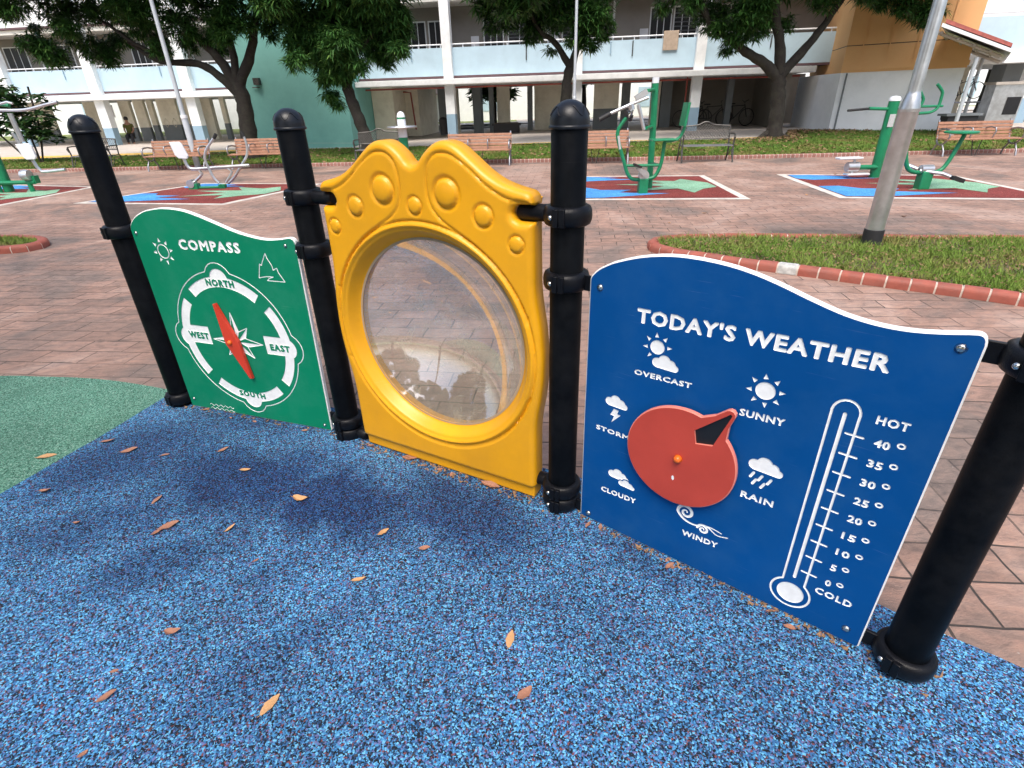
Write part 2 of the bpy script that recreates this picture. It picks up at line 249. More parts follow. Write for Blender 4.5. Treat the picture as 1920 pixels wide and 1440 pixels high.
# ---------------------------------------------------------------- mesh helpers
def tag(o, label=None, cat=None, group=None, kind=None):
    if label: o['label'] = label
    if cat: o['category'] = cat
    if group: o['group'] = group
    if kind: o['kind'] = kind
    return o
def thing(name, label, cat, loc=(0, 0, 0), rz=0, group=None):
    o = bpy.data.objects.new(name, None); C.objects.link(o); o.location = loc; o.rotation_euler = (0, 0, rz); o.empty_display_size = .1
    return tag(o, label, cat, group)
class MB:
    def __init__(s): s.v = []; s.f = []; s.m = []
    def add(s, v, f, mi=0):
        n = len(s.v); s.v += [tuple(p) for p in v]; s.f += [tuple(i+n for i in q) for q in f]; s.m += [mi]*len(f); return s
    def box(s, c, d, rz=0, mi=0, rx=0, ry=0):
        x, y, z = d[0]/2, d[1]/2, d[2]/2; m = Matrix.Rotation(rz, 3, 'Z') @ Matrix.Rotation(ry, 3, 'Y') @ Matrix.Rotation(rx, 3, 'X'); c = Vector(c)
        v = [c+m@Vector((a*x, b*y, e*z)) for a in (-1, 1) for b in (-1, 1) for e in (-1, 1)]
        return s.add(v, [(0, 1, 3, 2), (4, 6, 7, 5), (0, 4, 5, 1), (2, 3, 7, 6), (0, 2, 6, 4), (1, 5, 7, 3)], mi)
    def ab(s, a, b, mi=0):
        return s.box([(a[i]+b[i])/2 for i in range(3)], [abs(b[i]-a[i]) for i in range(3)], mi=mi)
    def tube(s, pts, r, n=10, mi=0, cap=True, flat=1):
        P = [Vector(p) for p in pts]; rr = r if isinstance(r, (list, tuple)) else [r]*len(P)
        T = []
        for i in range(len(P)):
            d = (P[min(i+1, len(P)-1)]-P[max(i-1, 0)]); T.append(d.normalized() if d.length > 1e-9 else Vector((0, 0, 1)))
        a = Vector((0, 0, 1)) if abs(T[0].z) < .9 else Vector((1, 0, 0)); u = T[0].cross(a).normalized(); V = []; F = []
        for i, p in enumerate(P):
            u = (u-T[i]*u.dot(T[i])); u = u.normalized() if u.length > 1e-6 else T[i].orthogonal().normalized(); w_ = T[i].cross(u)
            for k in range(n):
                t = 2*PI*k/n; V.append(p+(u*math.cos(t)+w_*math.sin(t)*flat)*rr[i])
        for i in range(len(P)-1):
            for k in range(n): F.append((i*n+k, i*n+(k+1) % n, (i+1)*n+(k+1) % n, (i+1)*n+k))
        if cap: F.append(tuple(range(n-1, -1, -1))); F.append(tuple((len(P)-1)*n+k for k in range(n)))
        return s.add(V, F, mi)
    def lathe(s, prof, c=(0, 0, 0), n=32, mi=0, axis='Z', cap=True, rz=0):
        V = []; F = []; c = Vector(c); q = Matrix.Rotation(rz, 3, 'Z')
        for r, h in prof:
            for k in range(n):
                t = 2*PI*k/n; x, y = r*math.cos(t), r*math.sin(t)
                p = Vector((x, y, h)) if axis == 'Z' else (Vector((x, h, y)) if axis == 'Y' else Vector((h, x, y)))
                V.append(c+q@p)
        for i in range(len(prof)-1):
            for k in range(n): F.append((i*n+k, i*n+(k+1) % n, (i+1)*n+(k+1) % n, (i+1)*n+k))
        if cap:
            F.append(tuple(range(n-1, -1, -1))); F.append(tuple((len(prof)-1)*n+k for k in range(n)))
        return s.add(V, F, mi)
    def prism(s, poly, y0, y1, mi=0):      # poly in x,z ; extruded along y
        n = len(poly); V = [(x, y0, z) for x, z in poly]+[(x, y1, z) for x, z in poly]
        return s.add(V, [tuple(range(n)), tuple(range(2*n-1, n-1, -1))]+[(i, i+n, (i+1) % n+n, (i+1) % n) for i in range(n)], mi)
    def slab(s, poly, z0, z1, mi=0):       # poly in x,y
        n = len(poly); V = [(x, y, z0) for x, y in poly]+[(x, y, z1) for x, y in poly]
        return s.add(V, [tuple(range(n-1, -1, -1)), tuple(range(n, 2*n))]+[(i, (i+1) % n, (i+1) % n+n, i+n) for i in range(n)], mi)
    def build(s, name, mats, parent=None, smooth=None, bevel=0, at=(0, 0, 0), recalc=True):
        me = bpy.data.meshes.new(name); me.from_pydata(s.v, [], s.f)
        for m in (mats if isinstance(mats, (list, tuple)) else [mats]): me.materials.append(m)
        me.polygons.foreach_set('material_index', s.m)
        if recalc:
            bm = bmesh.new(); bm.from_mesh(me); bmesh.ops.recalc_face_normals(bm, faces=bm.faces); bm.to_mesh(me); bm.free()
        o = bpy.data.objects.new(name, me); C.objects.link(o); o.location = at
        if parent: o.parent = parent
        if smooth is not None:
            me.polygons.foreach_set('use_smooth', [True]*len(me.polygons)); me.set_sharp_from_angle(angle=R(smooth))
        if bevel:
            b = o.modifiers.new('bevel', 'BEVEL'); b.width = bevel; b.segments = 2; b.limit_method = 'ANGLE'; b.angle_limit = R(40)
        return o
def npmesh(name, V, F, mat, parent=None, smooth=False):
    me = bpy.data.meshes.new(name); V = np.asarray(V, dtype=np.float32); F = np.asarray(F, dtype=np.int32); k = F.shape[1]
    me.vertices.add(len(V)); me.vertices.foreach_set('co', V.ravel()); me.loops.add(F.size); me.loops.foreach_set('vertex_index', F.ravel())
    me.polygons.add(len(F)); me.polygons.foreach_set('loop_start', np.arange(0, F.size, k, dtype=np.int32)); me.polygons.foreach_set('loop_total', np.full(len(F), k, dtype=np.int32))
    me.materials.append(mat); me.update(calc_edges=True)
    if smooth: me.polygons.foreach_set('use_smooth', np.ones(len(F), dtype=bool))
    o = bpy.data.objects.new(name, me); C.objects.link(o)
    if parent: o.parent = parent
    return o
def copy_tree(o, parent=None):
    c = o.copy(); C.objects.link(c); c.parent = parent
    for ch in list(o.children): copy_tree(ch, c)
    return c
def crom(pts, n=6, closed=False):
    P = [np.array(p, float) for p in pts]; out = []; m = len(P)
    for i in range(m if closed else m-1):
        p0 = P[(i-1) % m] if closed or i > 0 else P[0]; p1 = P[i]; p2 = P[(i+1) % m]; p3 = P[(i+2) % m] if closed or i+2 < m else P[-1]
        for k in range(n):
            t = k/n; out.append(tuple(.5*((2*p1)+(-p0+p2)*t+(2*p0-5*p1+4*p2-p3)*t*t+(-p0+3*p1-3*p2+p3)*t**3)))
    if not closed: out.append(tuple(P[-1]))
    return out
def structure(o): o['kind'] = 'structure'; return o
# ---------------------------------------------------------------- ground
mb = MB(); mb.add([(-150, -60, -.06), (150, -60, -.06), (150, 220, -.06), (-150, 220, -.06)], [(0, 1, 2, 3)])
structure(mb.build('ground', M['far_grass']))
def fan(poly, z): return [(x, y, z) for x, y in poly]
mb = MB(); mb.add([(-45, -12, 0), (45, -12, 0), (45, 11.3, 0), (13.4, 15.1, 0), (7.1, 15.5, 0), (2.3, 16.06, 0), (-5.5, 17.0, 0), (-13.6, 17.7, 0), (-45, 20.3, 0)], [tuple(range(9))])
structure(mb.build('paving', M['paver']))
edge_b = crom([(-2.09, 2.93), (-1.6, 2.86), (-1.03, 2.66), (-.45, 2.38), (.14, 2.03), (.30, 1.95), (.75, 1.62), (1.18, 1.25), (1.34, 1.11), (1.50, .98), (2.1, .45), (2.9, -.6), (3.3, -2)])
edge_g = crom([(-2.09, 2.93), (-2.15, 2.7), (-2.21, 2.46), (-2.28, 2.24), (-2.37, 1.95), (-2.55, 1.45), (-2.9, .7), (-3.6, -.4), (-4.3, -2)])
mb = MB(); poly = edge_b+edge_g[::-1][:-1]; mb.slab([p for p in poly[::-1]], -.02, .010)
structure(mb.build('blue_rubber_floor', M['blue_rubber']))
eg2 = crom([(-2.09, 2.93), (-2.49, 3.07), (-2.81, 3.15), (-3.12, 3.19), (-3.43, 3.22), (-4.2, 3.2), (-5.4, 2.9), (-6.4, 1.5), (-6.6, -2)])
mb = MB(); mb.slab((edge_g+eg2[::-1][:-1]), -.02, .010)
structure(mb.build('green_rubber_floor', M['green_rubber']))
# exercise pads with painted leaf motifs
def pad(q, name='exercise_pad'):
    q = [np.array(p, float) for p in q]       # BL BR TR TL
    def uv(u, v): return tuple((1-u)*(1-v)*q[0]+u*(1-v)*q[1]+u*v*q[2]+(1-u)*v*q[3])
    mb = MB()
    def sheet(poly, z, mi): mb.add([(*uv(u, v), z) for u, v in poly], [tuple(range(len(poly)))], mi)
    def strips(a, b, z, mi):
        for i in range(len(a)-1): mb.add([(*uv(*a[i]), z), (*uv(*a[i+1]), z), (*uv(*b[i+1]), z), (*uv(*b[i]), z)], [(0, 1, 2, 3)], mi)
    sheet([(0, 0), (1, 0), (1, 1), (0, 1)], .004, 1)
    e = .045
    sheet([(e, e), (1-e, e), (1-e, 1-e), (e, 1-e)], .008, 0)
    f = e+.004
    z = .012
    for tri in ([(f, .93), (.18, .95), (.40, .88), (.30, .84), (.52, .80), (.24, .74), (.12, .70), (f, .76)],
                [(f, .42), (.16, .44), (.24, .34), (.42, .34), (.34, .24), (.62, .20), (.40, .12), (.22, .055), (f, .055)]):
        mb.add([(*uv(u, v), z) for u, v in tri], [tuple(range(len(tri)))], 2)
    tri = [(.93, .62), (.80, .80), (.74, .70), (.50, .76), (.66, .60), (.34, .56), (.64, .48), (.44, .30), (.70, .38), (.76, .22), (.84, .36), (.94, .44)]
    mb.add([(*uv(u, v), z) for u, v in tri], [tuple(range(len(tri)))], 3)
    o = mb.build(name, [M['maroon_rubber'], M['pad_white'], M['pad_blue'], M['pad_green']], recalc=False)
    bm = bmesh.new(); bm.from_mesh(o.data); bmesh.ops.triangulate(bm, faces=bm.faces); 
    for f_ in bm.faces:
        if f_.normal.z < 0: f_.normal_flip()
    bm.to_mesh(o.data); bm.free()
    structure(o)
pad([(5.45, 9.04), (8.6, 8.25), (8.95, 11.3), (5.84, 12.2)])
pad([(.95, 9.65), (4.06, 9.19), (4.34, 12.38), (1.25, 12.9)])
pad([(-8.5, 11.0), (-5.2, 10.25), (-4.15, 12.9), (-7.25, 13.7)])
pad([(-13.2, 11.6), (-9.9, 10.95), (-9.8, 13.6), (-12.6, 14.6)])
# lawn behind the brick edging, rising to the apron of the block
bot = [(-45, 20.35), (-20, 18.35), (-13.6, 17.8), (-5.5, 17.1), (2.3, 16.16), (7.1, 15.6), (13.4, 15.2), (20, 14.6), (45, 11.5)]
top = [(-45, 24.5), (-20, 22.0), (-13.6, 22.2), (-7.8, 22.8), (.9, 18.9), (7.5, 18.2), (9.0, 18.6), (10.2, 21.0), (11.6, 20.7), (13.7, 19.4), (20, 17), (45, 13)]
zb = .06; zt = [.08, .08, .08, .10, .29, .29, .31, .345, .345, .345, .345, .345]
def lawn_z(x, y):
    yb = np.interp(x, [p[0] for p in bot], [p[1] for p in bot]); yt = np.interp(x, [p[0] for p in top], [p[1] for p in top]); zz = np.interp(x, [p[0] for p in top], zt)
    t = np.clip((y-yb)/np.maximum(yt-yb, .1), 0, 1); return zb+(zz-zb)*t
xs = np.linspace(-45, 45, 91); V = []; F = []
for x in xs:
    yb = np.interp(x, [p[0] for p in bot], [p[1] for p in bot])-.02; yt = np.interp(x, [p[0] for p in top], [p[1] for p in top])+.02
    for k in range(7):
        y = yb+(yt-yb)*k/6; V.append((x, y, lawn_z(x, y)+(.02*math.sin(x*3+y*2) if 0 < k < 6 else 0)))
for i in range(90):
    for k in range(6): F.append((i*7+k, (i+1)*7+k, (i+1)*7+k+1, i*7+k+1))
structure(npmesh('lawn', V, F, M['lawn_base'], smooth=True))
def blades(name, P, h, wd, mat, lean=.5):
    n = len(P); a = np.random.rand(n)*2*PI; hh = h*(.5+np.random.rand(n)); d = np.stack([np.cos(a), np.sin(a), 0*a], 1)*wd
    ln = (np.random.rand(n, 3)-.5)*2*lean; ln[:, 2] = 1; ln *= hh[:, None]
    V = np.empty((n, 3, 3)); V[:, 0] = P-d/2; V[:, 1] = P+d/2; V[:, 2] = P+ln
    o = npmesh(name, V.reshape(-1, 3), np.arange(3*n).reshape(-1, 3), mat); o['kind'] = 'stuff'; return o
n = 120000; x = np.random.uniform(-22, 20, n); yb = np.interp(x, [p[0] for p in bot], [p[1] for p in bot]); yt = np.interp(x, [p[0] for p in top], [p[1] for p in top]); y = yb+(yt-yb)*np.random.rand(n)
o = blades('lawn_grass', np.stack([x, y, lawn_z(x, y)], 1), .05, .03, M['grass'], .8); o['label'] = 'short green grass on the strip in front of the block'
n = 2600; x = np.random.uniform(-20, 19, n); x[:900] = np.random.normal(9.5, 1.4, 900); yb = np.interp(x, [p[0] for p in bot], [p[1] for p in bot]); yt = np.interp(x, [p[0] for p in top], [p[1] for p in top]); y = yb+(yt-yb)*np.random.rand(n); y[:900] = yt[:900]-np.abs(np.random.normal(0, .5, 900))
o = blades('leaf_litter', np.stack([x, y, lawn_z(x, y)+.03], 1), .03, .12, M['dry'], 2.5); o['label'] = 'brown dry leaves scattered over the lawn and under the trees'
# brick edging of the lawn
mb = MB(); kp = crom([(-45, 20.3), (-20, 18.25), (-13.6, 17.7), (-5.5, 17.0), (2.3, 16.06), (7.1, 15.5), (13.4, 15.1), (20, 14.5), (45, 11.4)], 3)
for i in range(len(kp)-1):
    a, b = kp[i], kp[i+1]
    for (o0, o1, z0, z1) in ((0, .11, 0, .09),):
        V = [(a[0], a[1]+o0, z0), (a[0], a[1]+o1, z0), (a[0], a[1]+o1, z1), (a[0], a[1]+o0+.02, z1), (a[0], a[1]+o0, z1-.02)]; V += [(b[0]+p[0]-a[0], b[1]+p[1]-a[1], p[2]) for p in V]
        mb.add(V, [(i_, (i_+1) % 5, (i_+1) % 5+5, i_+5) for i_ in range(5)])
structure(mb.build('brick_edging', M['far_brick']))
# apron and footpath of the block
TH = R(-7.7); OB = Vector((0, 24.42, 0)); EX = Vector((math.cos(TH), math.sin(TH), 0)); EY = Vector((-math.sin(TH), math.cos(TH), 0))
def bl(u, v, z=0): p = OB+EX*u+EY*v; return (p.x, p.y, z)
mb = MB()
xs = [p[0] for p in top]; V = []
mb.add([(x, y, .3265) for x, y in ((8.9, 18.6), (10.15, 21.05), (11.6, 20.8), (13.7, 19.5), (20, 17.1), (45, 13.1), (45, 45), (8.9, 45))], [tuple(range(8))], 0)
def lay(x0, x1, dy0, dy1, z, mi):
    t0 = [(x, np.interp(x, xs, [p[1] for p in top])) for x in np.linspace(x0, x1, 12)]
    V = [(x, y+dy0, z) for x, y in t0]+[(x, y+dy1, z) for x, y in t0]; mb.add(V, [(i, i+1, i+13, i+12) for i in range(11)], mi)
lay(.9, 8.95, .0, .12, .325, 2); lay(.9, 8.95, .12, .30, .33, 1); lay(.9, 8.95, .30, 26, .327, 0); lay(-7.8, .9, 0, .12, .324, 2)
mb.add([(-6.0, 22.3, .10), (.9, 18.9, .326), (.9, 40, .326), (-6.0, 40, .30)], [(0, 1, 2, 3)], 0)
mb.add([(-5.9, 22.0, .13), (.9, 18.75, .335), (.9, 18.95, .335), (-5.9, 22.2, .13)], [(0, 1, 2, 3)], 1)
lay(-40, -10.3, 0, .15, .11, 2); lay(-40, -10.3, .15, 1.2, .114, 1); lay(-40, -10.3, 1.2, 17, .112, 0)
for f in range(len(mb.f)): pass
o = mb.build('apron', [M['concrete'], M['yellow_line'], M['pad_white']], recalc=False)
bm = bmesh.new(); bm.from_mesh(o.data)
for f_ in bm.faces:
    f_.normal_update()
    if f_.normal.z < 0: f_.normal_flip()
bm.to_mesh(o.data); bm.free(); structure(o)
# ---------------------------------------------------------------- planters with red bullnose bricks
def planter(front, name, label, closed=True, seed=1, zt=.075, patch=None, ngrass=16000, xr=None):
    rnd = random.Random(seed); P = [np.array(p) for p in front]; ring = P+[P[0]] if closed else P
    seg = np.array([0]+list(np.cumsum([np.linalg.norm(ring[i+1]-ring[i]) for i in range(len(ring)-1)])))
    def at(s):
        i = min(np.searchsorted(seg, s, side='right')-1, len(seg)-2); t = (s-seg[i])/(seg[i+1]-seg[i]); return ring[i]*(1-t)+ring[i+1]*t
    n = int(seg[-1]/.178); root = thing(name, label, 'planter kerb', (float(P[0][0]), float(P[0][1]), 0))
    kb = MB(); mo = MB(); inner = []
    cen = sum(P)/len(P)
    for k in range(n):
        s0, s1 = seg[-1]*k/n, seg[-1]*(k+1)/n; a, b = at(s0), at(s1); d = (b-a)/max(np.linalg.norm(b-a), 1e-6); nr = np.array([-d[1], d[0]])
        mid = (a+b)/2
        g_ = .007; a2, b2 = a+d*g_, b-d*g_; hj = rnd.uniform(-.003, .003); isp = patch and patch[0] <= k <= patch[1]
        prof = [(0, 0), (0, .05), (.006, .068), (.02, .083), (.045, .09), (.085, .09), (.11, .082), (.12, .06), (.12, 0)]
        V = [(*(p_+nr*o_)-P[0], z_+hj+(.004 if isp else 0)) for p_ in (a2, b2) for o_, z_ in prof]; m_ = len(prof)
        kb.add(V, [(i, i+1, i+1+m_, i+m_) for i in range(m_-1)]+[tuple(range(m_-1, -1, -1)), tuple(range(m_, 2*m_))], 1 if isp else 0)
        V = [(*(p_+nr*(o_*.93+.004))-P[0], z_*.95) for p_ in (a, b) for o_, z_ in prof]
        mo.add(V, [(i, i+1, i+1+m_, i+m_) for i in range(m_-1)])
        inner.append(a+nr*.115)
    kb.build('kerb_bricks', [M['brick'], M['patch']], root, smooth=50); mo.build('mortar', M['mortar'], root)
    so_ = MB(); so_.add([(*(p-P[0]), .06) for p in inner], [tuple(range(len(inner)))]); o = so_.build('soil_bed', M['soil'], root, recalc=False)
    bm = bmesh.new(); bm.from_mesh(o.data); bmesh.ops.triangulate(bm, faces=bm.faces); bm.to_mesh(o.data); bm.free()
    I = np.array(inner)
    lo, hi = I.min(0), I.max(0)
    if xr: lo[0], hi[0] = max(lo[0], xr[0]), min(hi[0], xr[1])
    Q = np.random.uniform(lo, hi, (ngrass*2, 2)); inside = np.zeros(len(Q), bool); j = len(I)-1
    for i in range(len(I)):
        yi, yj = I[i, 1], I[j, 1]; cnd = ((yi > Q[:, 1]) != (yj > Q[:, 1])) & (Q[:, 0] < (I[j, 0]-I[i, 0])*(Q[:, 1]-yi)/(yj-yi+1e-12)+I[i, 0]); inside ^= cnd; j = i
    Q = Q[inside]; return Q
front = [(1.60, 6.02), (1.73, 5.75), (1.95, 5.54), (2.37, 5.20), (2.77, 4.92), (3.12, 4.65), (3.45, 4.41), (3.75, 4.20), (4.06, 3.94), (4.6, 3.5), (5.4, 2.9), (6.4, 2.5), (7.6, 2.8), (7.9, 4.2), (7.2, 5.4), (5.67, 5.92), (5.07, 6.02), (3.99, 6.22), (2.84, 6.40), (2.1, 6.47), (1.78, 6.40), (1.63, 6.23)]
Q = planter(crom(front, 4, True), 'planter', 'grass bed edged with rounded red bricks behind the blue weather panel', patch=(8, 8), seed=3, xr=(1.6, 6.5), ngrass=30000)
m_ = np.linalg.norm(Q-np.array([3.96, 5.78]), axis=1) > .11; Q = Q[m_]
keep = np.random.rand(len(Q)) < .5+.5*np.clip(np.sin(Q[:, 0]*5)+np.sin(Q[:, 1]*7+Q[:, 0]*2)+.8, 0, 1); Qg = Q[keep]
o = blades('planter_grass', np.concatenate([Qg, np.full((len(Qg), 1), .06)], 1), .055, .010, M['grass_near'], .9); o['label'] = 'patchy green grass growing in the brick edged bed'
Ql = Q[np.random.rand(len(Q)) < .07]
o = blades('planter_litter', np.concatenate([Ql, np.full((len(Ql), 1), .085)], 1), .012, .035, M['dry'], 3.5); o['label'] = 'brown dry bits lying among the grass of the brick edged bed'
left = [(-6.08, 7.08), (-6.15, 7.3), (-6.35, 7.48), (-6.7, 7.62), (-7.4, 7.74), (-9, 7.9), (-10, 7.5), (-9.5, 6.9), (-8, 6.88), (-6.9, 6.84), (-6.4, 6.84), (-6.14, 6.92)]
Q = planter(crom(left, 4, True), 'planter', 'small grass bed edged with red bricks at the left side of the paving', seed=5, ngrass=4000)
o = blades('planter_grass', np.concatenate([Q, np.full((len(Q), 1), .06)], 1), .045, .012, M['grass_near'], .9); o['label'] = 'green grass in the small brick edged bed at the left'
# ---------------------------------------------------------------- play panel fence
PP = [Vector((-1.9575, 2.7755, 0)), Vector((-.8616, 2.3871, 0)), Vector((.1974, 1.7839, 0)), Vector((1.1413, 1.0064, 0))]
fence = thing('play_panel_fence', 'black posts holding a green compass, a yellow bubble window and a blue weather panel', 'play panel', tuple(PP[2]))
ANG = [math.atan2(PP[i+1].y-PP[i].y, PP[i+1].x-PP[i].x) for i in range(3)]
def post(i, clamps):
    P = PP[i]; root = None
    mb = MB(); r = .0565
    mb.lathe([(r, 0), (r, 1.468), (r-.001, 1.47)], n=40)
    po = mb.build('post', M['post'], fence, smooth=35, at=P-fence.location)
    mb = MB(); prof = [(r+.0005, 1.462), (r+.0065, 1.464), (r+.0075, 1.468), (r+.0065, 1.472), (r+.004, 1.474), (r+.0035, 1.482)]
    for k in range(1, 13): t = k/12*PI/2; prof.append(((r+.0035)*math.cos(t)+.0005, 1.482+.060*math.sin(t)))
    mb.lathe(prof, n=40)
    for q in (0, 1, 2):       # moulded wave round the dome
        a0 = R(-90-45+q*120+i*25); pts = []
        for k in range(25):
            t = k/24; a = a0+t*R(80); el = R(30)+R(13)*math.cos(t*2*PI*1.5); pts.append((.0607*math.cos(el)*math.cos(a), .0607*math.cos(el)*math.sin(a), 1.482+.0615*math.sin(el)))
        mb.tube(pts, .0018, 5)
    mb.build('post_cap', M['cap'], po, smooth=40)
    for (z, kind, di, ln) in clamps:
        a = ANG[di]+(0 if di == i else PI)       # direction of the bracket
        dx, dy = math.cos(a), math.sin(a); cb = MB()
        prof = [(r+.0005, -.031), (r+.010, -.031), (r+.018, -.026), (r+.0225, -.014), (r+.0235, 0), (r+.0225, .014), (r+.018, .026), (r+.010, .031), (r+.0005, .031)]
        cb.lathe(prof, (0, 0, z), 40, cap=False)
        # split lugs facing the play side
        la = R(-90)+ (R(-28) if i < 3 else R(-58)); lx, ly = math.cos(la), math.sin(la)
        for sgn in (-1, 1):
            px, py = -ly*sgn*.011, lx*sgn*.011
            cb.box((lx*(r+.017)+px, ly*(r+.017)+py, z), (.020, .019, .056), la)
        if kind == 'flat':
            cb.box((dx*(r+.018+ln/2), dy*(r+.018+ln/2), z), (ln+.02, .012, .052), a)
        else:
            n_ = 16; cb.tube([(dx*(r+.005), dy*(r+.005), z), (dx*(r+.01+ln), dy*(r+.01+ln), z), (dx*(r+.02+ln), dy*(r+.02+ln), z)], [.029, .029, .022], n_)
        cl = cb.build('clamp', M['clamp'], po, smooth=40, bevel=.002)
        bb = MB(); ba = la-R(22); bx, by = math.cos(ba)*(r+.0225), math.sin(ba)*(r+.0225)
        bb.lathe([(.0085, -.004), (.0085, .002), (.006, .006), (.002, .0078), (.0004, .008)], (bx, by, z), 14, axis='X', rz=ba)
        bb.build('bolt', M['steel'], po, smooth=50)
post(0, [(1.015, 'flat', 0, .04), (.060, 'flat', 0, .04)])
post(1, [(1.209, 'round', 1, .10), (.986, 'flat', 0, .04), (.098, 'flat', 0, .04), (.034, 'round', 1, .05)])
post(2, [(1.211, 'round', 1, .10), (.997, 'flat', 2, .04), (.108, 'round', 1, .05), (.045, 'flat', 2, .04)])
post(3, [(1.02, 'flat', 2, .05), (.060, 'flat', 2, .05)])
# ---- engraved sheets
def stroke(pts, wd, closed=False):
    out = []; n = len(pts); rng = range(n if closed else n-1)
    for i in rng:
        a, b = pts[i], pts[(i+1) % n]; dx, dz = b[0]-a[0], b[1]-a[1]; l = math.hypot(dx, dz)
        if l < 1e-7: continue
        px, pz = -dz/l*wd/2, dx/l*wd/2; out.append([(a[0]+px, a[1]+pz), (a[0]-px, a[1]-pz), (b[0]-px, b[1]-pz), (b[0]+px, b[1]+pz)])
    for p in pts: out.append([(p[0]+wd/2*math.cos(t*PI/4+.2), p[1]+wd/2*math.sin(t*PI/4+.2)) for t in range(8)])
    return out
def disc(c, r, n=28, rz=None): return [(c[0]+r*math.cos(2*PI*k/n), c[1]+(rz or r)*math.sin(2*PI*k/n)) for k in range(n)]
def arc(c, r0, r1, a0, a1, n=24):
    o = []
    for k in range(n):
        t0, t1 = R(a0+(a1-a0)*k/n), R(a0+(a1-a0)*(k+1)/n); o.append([(c[0]+r0*math.cos(t0), c[1]+r0*math.sin(t0)), (c[0]+r1*math.cos(t0), c[1]+r1*math.sin(t0)), (c[0]+r1*math.cos(t1), c[1]+r1*math.sin(t1)), (c[0]+r0*math.cos(t1), c[1]+r0*math.sin(t1))])
    return o
def text(body, s0, s1, z0, z1, bold=.0, spacing=1.0, z0r=None, fat=None):
    if fat is None: fat = .0022+.02*(z1-z0)
    bold = 0
    cu = bpy.data.curves.new('t', 'FONT'); cu.body = body; cu.size = 1; cu.resolution_u = 2; cu.offset = bold; cu.space_character = spacing
    o = bpy.data.objects.new('t', cu); C.objects.link(o); bpy.context.view_layer.update()
    dg = bpy.context.evaluated_depsgraph_get(); me = o.evaluated_get(dg).to_mesh()
    v = np.array([p.co[:2] for p in me.vertices]); F = [list(p.vertices) for p in me.polygons]
    o.evaluated_get(dg).to_mesh_clear(); C.objects.unlink(o); bpy.data.objects.remove(o); bpy.data.curves.remove(cu)
    lo, hi = v.min(0), v.max(0); v = (v-lo)/(hi-lo)
    sl = 0 if z0r is None else z0r-z0
    h = fat/2; pt = [(s0+h+a*(s1-s0-fat), z0+h+sl*a+b*(z1-z0-fat)) for a, b in v]; cnt = {}
    for f in F:
        for i in range(len(f)): k = (min(f[i], f[(i+1) % len(f)]), max(f[i], f[(i+1) % len(f)])); cnt[k] = cnt.get(k, 0)+1
    out = [[pt[i] for i in f] for f in F]
    for (a, b), c in cnt.items():
        if c != 1: continue
        p, q = pt[a], pt[b]; dx, dz = q[0]-p[0], q[1]-p[1]; l = math.hypot(dx, dz)
        if l < 1e-6: continue
        ux, uz = dx/l*h, dz/l*h; e = .45
        out.append([(p[0]-ux*e-uz, p[1]-uz*e+ux), (p[0]-ux*e+uz, p[1]-uz*e-ux), (q[0]+ux*e+uz, q[1]+uz*e-ux), (q[0]+ux*e-uz, q[1]+uz*e+ux)])
    return out
def sunburst(c, r, r0, r1, n=8, wd=.5, filled=True, skip=()):
    o = [disc(c, r)] if filled else stroke(disc(c, r, 24), .0055, True)
    for k in range(n):
        if k in skip: continue
        t = 2*PI*k/n+PI/2+.13; d = wd*PI/n
        o.append([(c[0]+r0*math.cos(t-d*.75), c[1]+r0*math.sin(t-d*.75)), (c[0]+r1*math.cos(t), c[1]+r1*math.sin(t)), (c[0]+r0*math.cos(t+d*.75), c[1]+r0*math.sin(t+d*.75))])
    return o
def cloud(c, w_, h_, grow=0):
    x, z = c; g = grow
    return [disc((x-w_*.30, z-h_*.05), h_*.34+g, 20), disc((x-w_*.04, z+h_*.14), h_*.42+g, 20), disc((x+w_*.20, z-h_*.02), h_*.34+g, 20), disc((x+w_*.36, z-h_*.20), h_*.24+g, 16),
            [(x-w_*.34, z-h_*.40-g), (x+w_*.37, z-h_*.44-g), (x+w_*.37, z-h_*.1), (x-w_*.34, z)]]
